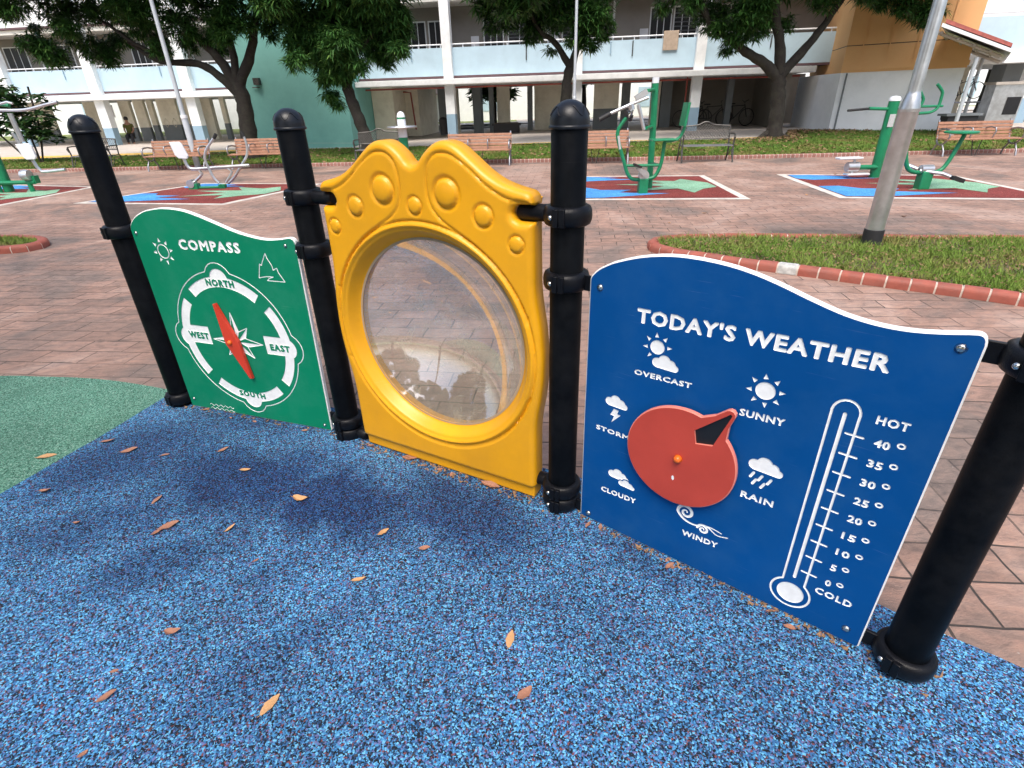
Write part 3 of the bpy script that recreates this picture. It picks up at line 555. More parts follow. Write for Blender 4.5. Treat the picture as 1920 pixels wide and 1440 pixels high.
def sheet_panel(name, outline, shapes, P, ang, off, matc, T=.023, label=None, depth=.0022):
    """shapes: list of (on, polys), painted in order; on-areas are routed down to the white core"""
    n = len(outline); A = np.array(outline)
    area = .5*np.sum(A[:, 0]*np.roll(A[:, 1], -1)-np.roll(A[:, 0], -1)*A[:, 1])
    if area < 0: A = A[::-1].copy()
    def inset(A, d):
        e = np.roll(A, -1, 0)-A; e /= np.linalg.norm(e, axis=1)[:, None]; nr = np.stack([-e[:, 1], e[:, 0]], 1); b = nr+np.roll(nr, 1, 0); b /= np.maximum(np.linalg.norm(b, axis=1)[:, None], .3)
        sc = 1/np.maximum((b*nr).sum(1), .5); return A+b*(d*sc)[:, None]
    I = inset(A, .0045)
    V = [tuple(p) for p in I]; F = [list(range(n))]; on = [False]
    def ccw(p):
        a = np.array(p); ar = .5*np.sum(a[:, 0]*np.roll(a[:, 1], -1)-np.roll(a[:, 0], -1)*a[:, 1]); return p if ar > 0 else p[::-1]
    for st, polys in shapes:
        for p in polys:
            pa = np.array(p)
            if abs(.5*np.sum(pa[:, 0]*np.roll(pa[:, 1], -1)-np.roll(pa[:, 0], -1)*pa[:, 1])) < 1e-9: continue
            p = ccw(list(p)); k = len(V); V += [tuple(q) for q in p]; F.append(list(range(k, k+len(p)))); on.append(st)
    v, e, f, ov, oe, of = delaunay_2d_cdt([Vector(q) for q in V], [], F, 1, 1e-6, True)
    keep_ = [i for i, q in enumerate(of) if 0 in q]; f = [f[i] for i in keep_]; of = [of[i] for i in keep_]
    state = []
    for q in of:
        ids = [i for i in q if i > 0]; state.append(on[max(ids)] if ids else False)
    mb = MB(); y0 = -off; y1 = y0+depth
    nv = len(v); fv = [(p.x, y0, p.y) for p in v]; bv = [(p.x, y1, p.y) for p in v]
    ff = []; mi = []; ed = {}
    for q, s in zip(f, state):
        ff.append(tuple(i+(nv if s else 0) for i in q)); mi.append(1 if s else 0)
        for i in range(len(q)):
            a, b = q[i], q[(i+1) % len(q)]; ed.setdefault((min(a, b), max(a, b)), []).append((s, a, b))
    for (a, b), l in ed.items():
        if len(l) == 2 and l[0][0] != l[1][0]: ff.append((a, b, b+nv, a+nv)); mi.append(1)
    mb.v = fv+bv; mb.f = ff; mb.m = mi
    k = len(mb.v); rings = [(I, y0), (A, y0+.0035), (A, y0+T-.003), (I, y0+T)]
    # outer rim uses its own vertices, welded later
    for q, y in rings: mb.v += [(p[0], y, p[1]) for p in q]
    for j in range(3):
        for i in range(n): a, b = k+j*n+i, k+j*n+(i+1) % n; mb.f.append((a, b, b+n, a+n)); mb.m.append(1)
    mb.f.append(tuple(k+3*n+i for i in range(n))); mb.m.append(0)
    o = mb.build(name, [matc, M['white_core']], fence, recalc=False, at=P-fence.location); o.rotation_euler = (0, 0, ang)
    bm = bmesh.new(); bm.from_mesh(o.data); bmesh.ops.remove_doubles(bm, verts=bm.verts, dist=1e-5); bmesh.ops.recalc_face_normals(bm, faces=bm.faces); bm.to_mesh(o.data); bm.free()
    if label: o['label'] = label
    return o
def bolts(panel, pts, off, r=.0085):
    for s, z in pts:
        mb = MB(); mb.lathe([(.0004, -.0065), (r*.35, -.0062), (r*.75, -.0045), (r*.95, -.002), (r, 0), (r*1.25, 0), (r*1.25, .001)], (s, -off, z), 16, axis='Y'); mb.build('bolt', M['steel'], panel, smooth=60)
# green compass panel
gt = crom([(.088, 1.025), (.10, 1.052), (.130, 1.079), (.162, 1.098), (.21, 1.117), (.257, 1.128), (.345, 1.138), (.453, 1.133), (.538, 1.114), (.645, 1.080), (.751, 1.046), (.845, 1.026), (.928, 1.018), (1.000, 1.024), (1.045, 1.031), (1.065, 1.028), (1.077, 1.016), (1.080, .995)], 4)
gout = gt+[(1.066, .4), (1.056, .02), (1.05, .012), (.09, .012), (.084, .018), (.087, .6)]
cc = (.57, .47); gs = []
def bumpring(rad, rb, pos=.352, bumps=(90, 0, 180, 270)):
    pts = []
    for k in range(360):
        t = R(k); d = rad
        for b in bumps:
            a = R(b); # distance to bump circle along ray
            x0, z0 = pos*math.cos(a), pos*math.sin(a); pr = x0*math.cos(t)+z0*math.sin(t); q2 = x0*x0+z0*z0-pr*pr
            if q2 < rb*rb and pr > 0: d = max(d, pr+math.sqrt(rb*rb-q2))
        pts.append((cc[0]+d*math.cos(t)*.985, cc[1]+d*math.sin(t)))
    return pts[::3]
gs.append((True, stroke(bumpring(.378, .085, .335), .0048, True)))
ringp = []
for a0, a1 in ((51, 129), (-39, 39), (231, 309), (141, 219)): ringp += arc(cc, .297, .350, a0, a1, 26)
gs.append((True, ringp))
gs.append((True, [disc((cc[0]+.335*math.cos(R(a)), cc[1]+.335*math.sin(R(a))), .055) for a in (90, 270)]))
gs.append((True, [disc((cc[0]+.32*math.cos(R(a)), cc[1]+.32*math.sin(R(a))), .055) for a in (0, 180)]))
gs.append((False, [disc(cc, .2972, 90)]))
gs.append((True, [[(cc[0]+.185, .428), (cc[0]+.33, .428), (cc[0]+.33, .528), (cc[0]+.185, .528)], [(cc[0]-.325, .440), (cc[0]-.170, .440), (cc[0]-.170, .540), (cc[0]-.325, .540)]]))
gs.append((False, text('NORTH', .480, .658, .768, .806, 0, 1.2, fat=.0062)+text('SOUTH', .484, .660, .143, .178, 0, 1.2, fat=.0062)+text('EAST', .782, .905, .450, .488, 0, 1.2, fat=.0062)+text('WEST', .250, .388, .464, .504, 0, 1.2, fat=.0062)))
gs.append((True, text('COMPASS', .380, .754, .944, .996, 0, 1.2, fat=.0062)))
gs.append((True, sunburst((.263, .928), .034, .047, .068, 8, .62, False)))
gs.append((True, stroke([(0.895, 0.953), (0.899, 0.931), (0.917, 0.899), (0.919, 0.876), (0.942, 0.887), (0.946, 0.865), (0.959, 0.846), (0.972, 0.823), (0.920, 0.823), (0.871, 0.823), (0.881, 0.832), (0.910, 0.843), (0.867, 0.842), (0.825, 0.833), (0.848, 0.901), (0.857, 0.895), (0.874, 0.923)], .0042, True)))
for zc in (.046, .024): gs.append((True, stroke([(.235+.17*k/48, zc+.0055*math.sin(k/48*2*PI*5)) for k in range(49)], .0032)))
cs = (.578, .475); star = []
for k in range(8):
    t = PI/2-k*PI/4; ln = .160 if k % 2 == 0 else .118; tip = (cs[0]+ln*math.cos(t), cs[1]+ln*math.sin(t)); rb = .062; h = PI/8
    lft = (cs[0]+rb*math.cos(t+h), cs[1]+rb*math.sin(t+h)); rgt = (cs[0]+rb*math.cos(t-h), cs[1]+rb*math.sin(t-h))
    star.append([cs, rgt, tip]); star += stroke([lft, tip, rgt], .0048)
gs.append((True, star)); gs.append((False, [disc(cs, .022)]))
gp = sheet_panel('compass_panel', gout, gs, PP[0], ANG[0], .015, M['green_hdpe'], label='green compass panel with a wavy top edge')
bolts(gp, [(.120, 1.011), (1.021, .994), (.120, .065), (1.015, .041)], .015)
# needle
mb = MB(); nc = (.555, .476); tipa, tipb, sl_, sr_ = (.513, .680), (.618, .274), (.510, .466), (.600, .484)
def plate(mb, poly, y0, y1, inset=.003, mi=0):
    A = np.array(poly); c = A.mean(0); B = c+(A-c)*(1-inset/np.maximum(np.linalg.norm(A-c, axis=1)[:, None], .01)); n = len(poly)
    V = [(p[0], y0, p[1]) for p in B]+[(p[0], y0+.003, p[1]) for p in A]+[(p[0], y1, p[1]) for p in A]
    mb.add(V, [tuple(range(n))]+[(i, (i+1) % n, (i+1) % n+n, i+n) for i in range(n)]+[(i+n, (i+1) % n+n, (i+1) % n+2*n, i+2*n) for i in range(n)]+[tuple(range(2*n, 3*n))], mi)
plate(mb, [(tipa[0]-.009, tipa[1]), (tipa[0]+.006, tipa[1]+.004), sr_, (tipb[0]+.008, tipb[1]), (tipb[0]-.006, tipb[1]-.003), sl_], -.036, -.020)
nd = mb.build('needle', M['red_needle'], gp)
mb = MB(); mb.lathe([(.0005, -.050), (.006, -.049), (.011, -.045), (.0125, -.040), (.0125, -.036)], (nc[0]-.008, 0, nc[1]), 18, axis='Y'); mb.build('knob', M['orange_knob'], gp, smooth=60)
# blue weather panel
bt = crom([(.103, 1.012), (.107, 1.028), (.131, 1.054), (.163, 1.074), (.197, 1.090), (.272, 1.115), (.352, 1.131), (.428, 1.136), (.518, 1.132), (.597, 1.120), (.674, 1.100), (.764, 1.071), (.840, 1.050), (.911, 1.040), (.975, 1.040), (1.033, 1.048), (1.085, 1.059), (1.103, 1.060), (1.114, 1.051), (1.118, 1.035)], 4)
bout = bt+[(1.118, .55), (1.117, .018), (1.111, .011), (.110, .011), (.104, .018), (.102, .5)]
bs = []
bs.append((True, text("TODAY'S WEATHER", .281, .962,   .905, .957, 0, 1.12, z0r=.921, fat=.0058)))
bs.append((True, sunburst((.360, .838), .024, .034, .050, 8, .62, True, skip=(4, 5))))
bs.append((False, cloud((.392, .789), .094, .052, .0045)))
bs.append((True, cloud((.392, .789), .092, .050)))
bs.append((True, text('OVERCAST', .289, .486, .722, .742, .028, 1.12, z0r=.728)))
bs.append((True, sunburst((.697, .788), .0275, .038, .054, 8, .62)))
bs.append((True, text('SUNNY', .640, .766, .687, .712, .028, 1.1, z0r=.692)))
bs.append((True, cloud((.232, .592), .090, .048)+[[(.224, .564), (.243, .562), (.238, .546), (.252, .545), (.217, .505), (.226, .534), (.211, .536)]]))
bs.append((True, text('STORM', .157, .292, .455, .475, .028, 1.12)))
bs.append((True, cloud((.262, .286), .088, .046))); bs.append((False, cloud((.298, .258), .074, .034, .0045))); bs.append((True, cloud((.298, .258), .072, .034)))
bs.append((True, text('CLOUDY', .194, .342, .181, .205, .026, 1.12, z0r=.188)))
bs.append((True, cloud((.745, .540), .104, .056)))
for (x, z) in ((.712, .498), (.737, .494), (.764, .491), (.722, .475), (.748, .470)): bs.append((True, stroke([(x+.004, z+.009), (x-.004, z-.009)], .0085)))
bs.append((True, text('RAIN', .692, .790, .401, .426, .030, 1.15, z0r=.404)))
bs.append((True, text('WINDY', .529, .656, .144, .168, .028, 1.12, z0r=.152)))
def spiral(c, r0, r1, a0, turns, tail, w0=.005, w1=.012, n=34):
    pts = [(c[0]+(r0+(r1-r0)*k/n)*math.cos(a0-2*PI*turns*k/n), c[1]+(r0+(r1-r0)*k/n)*math.sin(a0-2*PI*turns*k/n)) for k in range(n+1)]
    al = crom([pts[-1]]+tail, 6); o = []
    full = pts+al[1:]; m = len(full)
    for i in range(m-1): t = i/m; wv = w0+(w1-w0)*math.sin(min(1, t*1.25)*PI); o += stroke(full[i:i+2], wv)
    return o
bs.append((True, spiral((.532, .249), .003, .030, 0, -1.55, [(.520, .222), (.545, .211), (.575, .212), (.605, .226), (.640, .225), (.660, .221)], .004, .011)))
bs.append((True, spiral((.598, .206), .003, .020, 0, -1.5, [(.590, .222), (.612, .225), (.630, .214), (.650, .206), (.682, .214)], .004, .009)))
bs.append((True, [disc((.901, .107), .040, 32)])); bs.append((True, stroke([(.870, .158)]+[(.900+.058*math.cos(R(a)), .107+.056*math.sin(R(a))) for a in range(122, 419, 11)]+[(.934, .154)], .0065)))
tube_ = [(.870, .158), (.868, .785)]+[(.901+.0335*math.cos(R(180-k*18)), .787+.038*math.sin(R(180-k*18))) for k in range(11)]+[(.934, .785), (.934, .154)]
bs.append((True, stroke(tube_, .0065))); bs.append((True, stroke([(.900, .178), (.900, .784)], .0095)))
for k in range(9):
    z = .728-.0645*k; bs.append((True, stroke([(.914, z+.001), (.955, z)], .0062)))
    s = str(40-5*k); wd = .036 if len(s) == 2 else .0165
    bs.append((True, text(s, .981, .981+wd, z-.015, z+.010, .035, 1.08)+stroke(disc((.981+wd+.0215, z+.008), .0075, 14, .0065), .0048, True)))
bs.append((True, text('HOT', .970, 1.042, .779, .805, .035, 1.15)+text('COLD', .963, 1.064, .152, .178, .03, 1.2)))
bp_ = sheet_panel('weather_panel', bout, bs, PP[2], ANG[2], .015, M['blue_hdpe'], label='blue weather panel with a wavy top edge')
bolts(bp_, [(.142, .995), (1.076, 1.020), (1.072, .066), (.142, .037)], .015, .0105)
# dial
dc = (.486, .476); rd = .188; pa = math.atan2(.705-.476, .630-.486); out = []
k0 = R(15.5); ta = R(0)
for k in range(72):
    t = pa+k0+(2*PI-2*k0)*k/71; out.append((dc[0]+rd*math.cos(t), dc[1]+rd*math.sin(t)))
def pol(r, a): return (dc[0]+r*math.cos(pa+a), dc[1]+r*math.sin(pa+a))
out += [pol(.222, -R(7.0)), pol(.262, -R(3.4)), pol(.270, -R(2.2)), pol(.2735, 0), pol(.270, R(2.2)), pol(.262, R(3.4)), pol(.222, R(7.0))]
win = [(.524, .601), (.624, .696), (.629, .690), (.587, .566), (.534, .553)][::-1]
V = [Vector(p) for p in out]; n = len(V); W = [Vector(p) for p in win]
v, e, f, ov, oe, of = delaunay_2d_cdt(V+W, [], [list(range(n)), list(range(n, n+5))], 1, 1e-6, True)
mb = MB(); A = np.array(out); ce = np.array(dc); B = ce+(A-ce)*(1-.0035/np.linalg.norm(A-ce, axis=1)[:, None])
v2 = [(B[o_[0]][0], B[o_[0]][1]) if (o_ and o_[0] < n) else (p.x, p.y) for p, o_ in zip(v, ov)]
fr = [q for q, g_ in zip(f, of) if 1 not in g_ and 0 in g_]; mb.add([(p[0], -.042, p[1]) for p in v2], [tuple(q) for q in fr], 0)
V1 = [(p[0], -.042, p[1]) for p in B]+[(p[0], -.0395, p[1]) for p in A]+[(p[0], -.028, p[1]) for p in A]
mb.add(V1, [(i, (i+1) % n, (i+1) % n+n, i+n) for i in range(n)]+[(i+n, (i+1) % n+n, (i+1) % n+2*n, i+2*n) for i in range(n)], 1)
mb.add([(p[0], -.028, p[1]) for p in A], [tuple(range(n))], 0)
mb.add([(p[0], -.042, p[1]) for p in win]+[(p[0], -.0335, p[1]) for p in win], [(i, (i+1) % 5, (i+1) % 5+5, i+5) for i in range(5)], 1)
M['red_edge'] = pmat('light_red_edge', (.72, .22, .17), .45, var=.08)
dl = mb.build('dial', [M['red_dial'], M['red_edge']], bp_)
mb = MB(); mb.add([(p[0], -.0333, p[1]) for p in win], [tuple(range(5))]); mb.build('pointer_inlay', M['black_sheet'], bp_)
mb = MB(); mb.lathe([(.0005, -.060), (.006, -.0595), (.0105, -.056), (.0125, -.051), (.0125, -.042), (.015, -.042)], (dc[0], 0, dc[1]), 20, axis='Y'); mb.build('knob', M['orange_knob'], bp_, smooth=60)
mb = MB(); mb.add([(.4755, -.0426, .402), (.480, -.0426, .398), (.482, -.0426, .388), (.478, -.0426, .381), (.4735, -.0426, .386), (.472, -.0426, .395)], [tuple(range(6))]); mb.build('paint_chip', M['white_core'], bp_)
mb = MB(); mb.lathe([(.03, -.028), (.03, -.014)], (dc[0], 0, dc[1]), 20, axis='Y'); mb.build('spacer', M['black_sheet'], bp_)
# ---- yellow moulded panel with a bubble window
YC = .63; LC = np.array([.632, .668])
half = [(0, 1.350), (.022, 1.358), (.045, 1.383), (.075, 1.408), (.105, 1.424), (.135, 1.430), (.170, 1.425), (.205, 1.408), (.25, 1.375), (.30, 1.338), (.35, 1.310), (.40, 1.293), (.44, 1.284), (.463, 1.278), (.478, 1.266), (.4835, 1.248)]
h1 = crom(half, 5); h1 = [p for p in h1]
slot = [(.4835, 1.238), (.430, 1.238), (.412, 1.230), (.403, 1.214), (.403, 1.206), (.412, 1.190), (.430, 1.182), (.4835, 1.182)]
low = crom([(.484, 1.172), (.485, 1.05), (.487, .95), (.495, .88), (.508, .80), (.515, .72), (.517, .66), (.514, .58), (.505, .50), (.493, .43), (.486, .36), (.485, .25), (.485, .09)], 6)+[(.480, .075), (.470, .069)]
hh = h1+slot+low
yout = [(YC+x, z) for x, z in hh]+[(YC-x, z) for x, z in hh[::-1][:-1]]
def resample(P, d):
    o = []
    for i in range(len(P)):
        a, b = np.array(P[i]), np.array(P[(i+1) % len(P)]); k = max(1, int(np.linalg.norm(b-a)/d))
        for j in range(k): o.append(a+(b-a)*j/k)
    return np.array(o)
OY = resample(yout, .006)
if .5*np.sum(OY[:, 0]*np.roll(OY[:, 1], -1)-np.roll(OY[:, 0], -1)*OY[:, 1]) < 0: OY = OY[::-1].copy()
def dist_poly(Q, P, closed=True):
    A = P; B = np.roll(P, -1, 0) if closed else P[1:]; A = A if closed else P[:-1]; dmin = np.full(len(Q), 9.)
    for a, b in zip(A, B):
        ab = b-a; t = np.clip(((Q-a)@ab)/max(ab@ab, 1e-12), 0, 1); d = np.linalg.norm(Q-(a+t[:, None]*ab), axis=1); dmin = np.minimum(dmin, d)
    return dmin
def inside(Q, P):
    r = np.zeros(len(Q), bool); j = len(P)-1
    for i in range(len(P)):
        r ^= ((P[i, 1] > Q[:, 1]) != (P[j, 1] > Q[:, 1])) & (Q[:, 0] < (P[j, 0]-P[i, 0])*(Q[:, 1]-P[i, 1])/(P[j, 1]-P[i, 1]+1e-12)+P[i, 0]); j = i
    return r
OYc = np.array(yout); gx, gz = np.meshgrid(np.arange(.10, 1.16, .0052), np.arange(.06, 1.44, .0052)); Q = np.stack([gx.ravel(), gz.ravel()], 1)+np.random.uniform(-.0003, .0003, (gx.size, 2))
Q = Q[inside(Q, OYc)]; dq = dist_poly(Q, OYc); rl = np.linalg.norm(Q-LC, axis=1); Q = Q[(dq > .030) & ((rl > .472))]
off_pts = []
e = np.roll(OY, -1, 0)-np.roll(OY, 1, 0); e /= np.linalg.norm(e, axis=1)[:, None]; nr = np.stack([e[:, 1], -e[:, 0]], 1)
tst = OY+nr*.004
if inside(tst, OYc).mean() < .5: nr = -nr
for d in (.0008, .002, .004, .0065, .010, .014, .0185, .0235, .029):
    q = OY+nr*d; dd = dist_poly(q, OYc); off_pts.append(q[(dd > d*.93) & inside(q, OYc)])
RH = .410
for rr in (.411, .414, .418, .423, .428, .433, .438, .443, .447, .451, .455, .459, .463, .467, .471):
    k = 340; t = np.arange(k)*2*PI/k+rr*50; q = LC+rr*np.stack([np.cos(t), np.sin(t)], 1); off_pts.append(q)
Q = np.concatenate([Q]+off_pts); t = np.arange(340)*2*PI/340; HOLE = LC+RH*np.stack([np.cos(t), np.sin(t)], 1)
nO = len(OY); allv = np.concatenate([OY, HOLE, Q])
v, e_, f, ov, oe, of = delaunay_2d_cdt([Vector(p) for p in allv], [], [list(range(nO)), list(range(nO, nO+340))], 1, 1e-6, True)
f = [q for q, g_ in zip(f, of) if 1 not in g_ and 0 in g_]
VV = np.array([(p.x, p.y) for p in v]); dO = dist_poly(VV, OYc); rl = np.linalg.norm(VV-LC, axis=1)
def yh(VV, dO, rl):
    Re = .026; h = np.where(dO < Re, -(Re-np.sqrt(np.maximum(0, Re**2-(Re-dO)**2))), 0.)
    # window reveal: rounded lip falling inwards
    t = np.clip((.462-rl)/(.462-RH), 0, 1); h -= .058*(t**1.7)*(3-2*t)/1.0
    # raised bead ring and the groove outside it
    h += .0055*np.exp(-((rl-.474)/.0055)**2)-.0075*np.exp(-((rl-.489)/.0050)**2)-.0045*np.exp(-((rl-.460)/.0045)**2)
    for (bx, bz, br) in ((.485, 1.262, .058), (.775, 1.262, .058), (.336, 1.194, .043), (.924, 1.194, .043), (.208, 1.108, .033), (1.052, 1.108, .033), (.630, 1.212, .036)):
        r = np.hypot(VV[:, 0]-bx, VV[:, 1]-bz)/br
        h += np.where(r < .82, br*.24*np.sqrt(np.maximum(0, 1-(r/.82)**2))*(.9), 0)-.0065*np.exp(-((r-.90)/.13)**2)*(br/.045)**.5
    return h
line = [(.462, 1.238), (.455, 1.245), (.40, 1.253), (.35, 1.272), (.30, 1.302), (.25, 1.342), (.205, 1.372), (.165, 1.390), (.125, 1.392), (.095, 1.380), (.072, 1.352), (.062, 1.30), (.064, 1.25), (.080, 1.205), (.12, 1.165), (.19, 1.125), (.27, 1.075), (.345, 1.01), (.40, .945), (.445, .87), (.455, .82), (.462, .85)]
grooves = [np.array([(YC+s_*x, z) for x, z in crom(line, 5)]) for s_ in (1, -1)]
lowl = [(.470, .515), (.455, .49), (.43, .43), (.38, .352), (.30, .272), (.20, .212), (.10, .178), (0, .168)]
ll = crom(lowl, 6); grooves.append(np.array([(YC+x, z) for x, z in ll]+[(YC-x, z) for x, z in ll[::-1]]))
hgt = yh(VV, dO, rl)
for gline in grooves:
    lo, hi = gline.min(0)-.02, gline.max(0)+.02; msk = (VV[:, 0] > lo[0]) & (VV[:, 0] < hi[0]) & (VV[:, 1] > lo[1]) & (VV[:, 1] < hi[1])
    dg_ = dist_poly(VV[msk], gline, False); hgt[msk] -= .0062*np.exp(-(dg_/.0048)**2)*np.clip((rl[msk]-.47)/.02, 0, 1)
FO, BK = .050, .045          # front face forward of the post line, back face behind it
mb = MB(); nv = len(VV); mb.v = [(p[0], -FO-h, p[1]) for p, h in zip(VV, hgt)]; mb.f = [tuple(q) for q in f]; mb.m = [0]*len(f)
inv = {}
for i, o_ in enumerate(ov):
    for q in o_: inv[q] = i
n0 = len(mb.v); mb.v += [(p[0], BK-.02, p[1]) for p in OY]; n1 = len(mb.v)
Ib = OY+nr*.018; mb.v += [(p[0], BK, p[1]) for p in Ib]
for i in range(nO):
    j = (i+1) % nO; mb.f.append((inv[i], inv[j], n0+j, n0+i)); mb.f.append((n0+i, n0+j, n1+j, n1+i)); mb.m += [0, 0]
n2 = len(mb.v); HB = LC+(RH+.004)*np.stack([np.cos(t), np.sin(t)], 1); mb.v += [(p[0], BK, p[1]) for p in HB]
for i in range(340): j = (i+1) % 340; mb.f.append((inv[nO+i], inv[nO+j], n2+j, n2+i)); mb.m.append(0)
# back face
bv = [Vector(p) for p in Ib]+[Vector(p) for p in HB]
v3, _, f3, ov3, _, of3 = delaunay_2d_cdt(bv, [], [list(range(nO)), list(range(nO, nO+340))], 1, 1e-7, True)
mb.add([(p.x, BK, p.y) for p in v3], [tuple(q) for q, g_ in zip(f3, of3) if 1 not in g_ and 0 in g_])
yp = mb.build('bubble_window_panel', M['yellow'], fence, recalc=False, at=PP[1]-fence.location); yp.rotation_euler = (0, 0, ANG[1]); yp['label'] = 'yellow moulded panel with two humps and a round clear bubble window'
bm = bmesh.new(); bm.from_mesh(yp.data); bmesh.ops.remove_doubles(bm, verts=bm.verts, dist=2e-5); bmesh.ops.recalc_face_normals(bm, faces=bm.faces); bm.to_mesh(yp.data); bm.free()
yp.data.polygons.foreach_set('use_smooth', [True]*len(yp.data.polygons)); yp.data.set_sharp_from_angle(angle=R(60))
# foot flange under the panel
mb = MB(); mb.ab((.155, -.030, .016), (1.105, .040, .074)); mb.build('foot_flange', M['yellow'], yp, bevel=.006)
# bubble
V = []; F = []; nr_, ns = 26, 96; dep = .17; a_ = .413; Rs = (a_*a_+dep*dep)/(2*dep); amax = math.asin(a_/Rs)
for i in range(nr_+1):
    al = amax*i/nr_
    for k in range(ns): t_ = 2*PI*k/ns; V.append((LC[0]+Rs*math.sin(al)*math.cos(t_), .008+Rs*math.cos(al)-(Rs-dep), LC[1]+Rs*math.sin(al)*math.sin(t_)))
for i in range(nr_):
    for k in range(ns): F.append((i*ns+k, (i+1)*ns+k, (i+1)*ns+(k+1) % ns, i*ns+(k+1) % ns))
lens = npmesh('bubble_window', V, F, M['lens'], yp, smooth=True)
M['lens_rim'] = pmat('clear_edge', (.40, .30, .20), .4)
mb = MB(); mb.lathe([(.408, .0055), (.418, .0055), (.418, .012), (.408, .012)], (LC[0], 0, LC[1]), 96, axis='Y', cap=False); mb.add([], [])
mb.build('window_rim', M['lens_rim'], yp, smooth=40)
# ---------------------------------------------------------------- fallen leaves
def leaf_mesh(seed, curl):
    rnd = random.Random(seed*7+3); V = []; F = []; n = 9; m = 3; wl, wr, bend = rnd.uniform(.75, 1.2), rnd.uniform(.65, 1.15), rnd.uniform(-.35, .35); nib = [rnd.uniform(.82, 1.08) for _ in range(20)]
    for i in range(n+1):
        t = i/n; wd = .5*math.sin(PI*min(1, t*.93+.04))**.8*(1-.25*t); x = t-.5
        for j in range(-m, m+1):
            u = j/m; z = abs(u)*wd*.55*curl+(x*x)*curl*.9+.05*math.sin(5*t+seed); V.append((x, u*wd*.60*(wl if u < 0 else wr)*nib[i+(10 if u < 0 else 0)]+bend*(x*x), z*.45))
    k = 2*m+1
    for i in range(n):
        for j in range(k-1): F.append((i*k+j, i*k+j+1, (i+1)*k+j+1, (i+1)*k+j))
    b = MB(); b.add(V, F); b.tube([(-.5, 0, .1*curl), (-.62, .02, .16*curl)], .012, 5)
    lo = min(v[2] for v in b.v); b.v = [(x, y, z-lo) for x, y, z in b.v]; return b
LM = []
for s in range(6):
    for mt in ('tan_leaf', 'brown_leaf'):
        o = leaf_mesh(s, (.35, .9, 1.7, .6, 1.3, 2.4)[s]).build('fallen_leaf', M[mt], smooth=80); LM.append(o.data); bpy.data.objects.remove(o)
def leaf(x, y, size, ang, k, label, z=.012, tilt=0, group='fallen leaves on the rubber floor'):
    o = bpy.data.objects.new('fallen_leaf', LM[k % 12]); C.objects.link(o); o.location = (x, y, z); o.rotation_euler = (R(tilt), R(tilt*.6), R(ang)); o.scale = (size, size, size*1.0)
    tag(o, label, 'leaf', group)
LL = [(-.73, .94, .078, 62, 0, 'large tan oval leaf at the bottom of the photo, left of centre on blue rubber'),
 (-.03, 1.13, .070, 78, 0, 'large upright tan oval leaf alone on the blue rubber right of centre'),
 (.01, .95, .065, 42, 3, 'thin curled brown leaf below the upright tan leaf on blue rubber'),
 (-1.23, .98, .062, 35, 7, 'reddish brown curled leaf at lower left of the blue rubber'),
 (-1.26, 1.06, .03, 20, 1, 'small reddish scrap just above the curled leaf at lower left'),
 (-1.15, 1.19, .060, 5, 5, 'pinkish brown leaf with a long stalk on the left part of the blue rubber'),
 (-.58, 1.39, .058, 12, 2, 'pale folded leaf on bright blue rubber below the yellow panel'),
 (-2.37, 2.25, .095, 20, 0, 'broad tan leaf on the green rubber close to the blue edge'),
 (-2.14, 2.37, .075, 15, 3, 'tan leaf lying just inside the blue edge near the green rubber'),
 (-1.97, 2.28, .085, 30, 7, 'brown leaf below the left end of the compass panel'),
 (-2.16, 1.96, .06, 5, 5, 'small brown leaf near the green and blue boundary at the left'),
 (-1.60, 1.88, .065, 75, 1, 'upright brown leaf on dark blue rubber left of centre'),
 (-1.45, 1.71, .085, 35, 7, 'long purplish brown curled leaf beside two scraps'),
 (-1.48, 1.67, .05, 60, 9, 'reddish scrap below the long purplish leaf'),
 (-1.18, 1.68, .055, 55, 8, 'thin pale leaf on mottled blue rubber'),
 (-1.29, 2.08, .06, 0, 2, 'pale oval leaf on the dark patch below the compass panel'),
 (-.95, 1.85, .075, -8, 4, 'narrow tan leaf lying level left of the yellow panel foot'),
 (-.54, 1.63, .062, 50, 8, 'thin greenish tan leaf on the dark blue patch in the middle'),
 (-.36, 1.54, .048, 10, 7, 'small reddish leaf right of the dark blue patch'),
 (-.51, 2.14, .085, -15, 7, 'brown leaf caught under the left part of the yellow panel'),
 (-.11, 1.91, .10, -20, 9, 'brown leaf against the foot of the yellow panel near the tall post'),
 (-1.86, 1.74, .035, 0, 5, 'tiny dark scrap at the far left of the blue rubber'),
 (-1.19, .82, .03, 60, 3, 'tiny tan scrap at the bottom left corner of the photo'),
 (-1.48, 2.26, .06, 40, 7, 'reddish curled leaf just below the compass panel'),
 (-1.76, 2.23, .055, 10, 1, 'tan scrap under the compass panel between two leaves'),
 (-1.00, 1.50, .028, 40, 3, 'tiny tan scrap in the middle of the blue rubber'),
 (-2.30, 1.80, .05, 80, 9, 'brown leaf at the left edge of the photo')]
for x, y, sz, a, k, lb in LL: leaf(x, y, sz*.88, a, k, lb, tilt=random.uniform(-14, 14))
pts = []
for q, o0, o1, cnt in ((0, -.03, .05, 160), (1, -.06, .085, 620), (2, -.02, .05, 300)):
    d = (PP[q+1]-PP[q]).normalized(); nn = Vector((d.y, -d.x, 0))
    for _ in range(cnt):
        sv = np.random.beta(1.1, .9)*1.0+.1; ov = np.random.uniform(o0, o1); p = PP[q]+d*float(sv)+nn*float(ov); pts.append((p.x, p.y, .012))
for p_ in PP:
    for _ in range(26): a = np.random.rand()*6.28; r_ = .075+abs(np.random.normal(0, .02)); pts.append((p_.x+r_*math.cos(a), p_.y+r_*math.sin(a), .012))
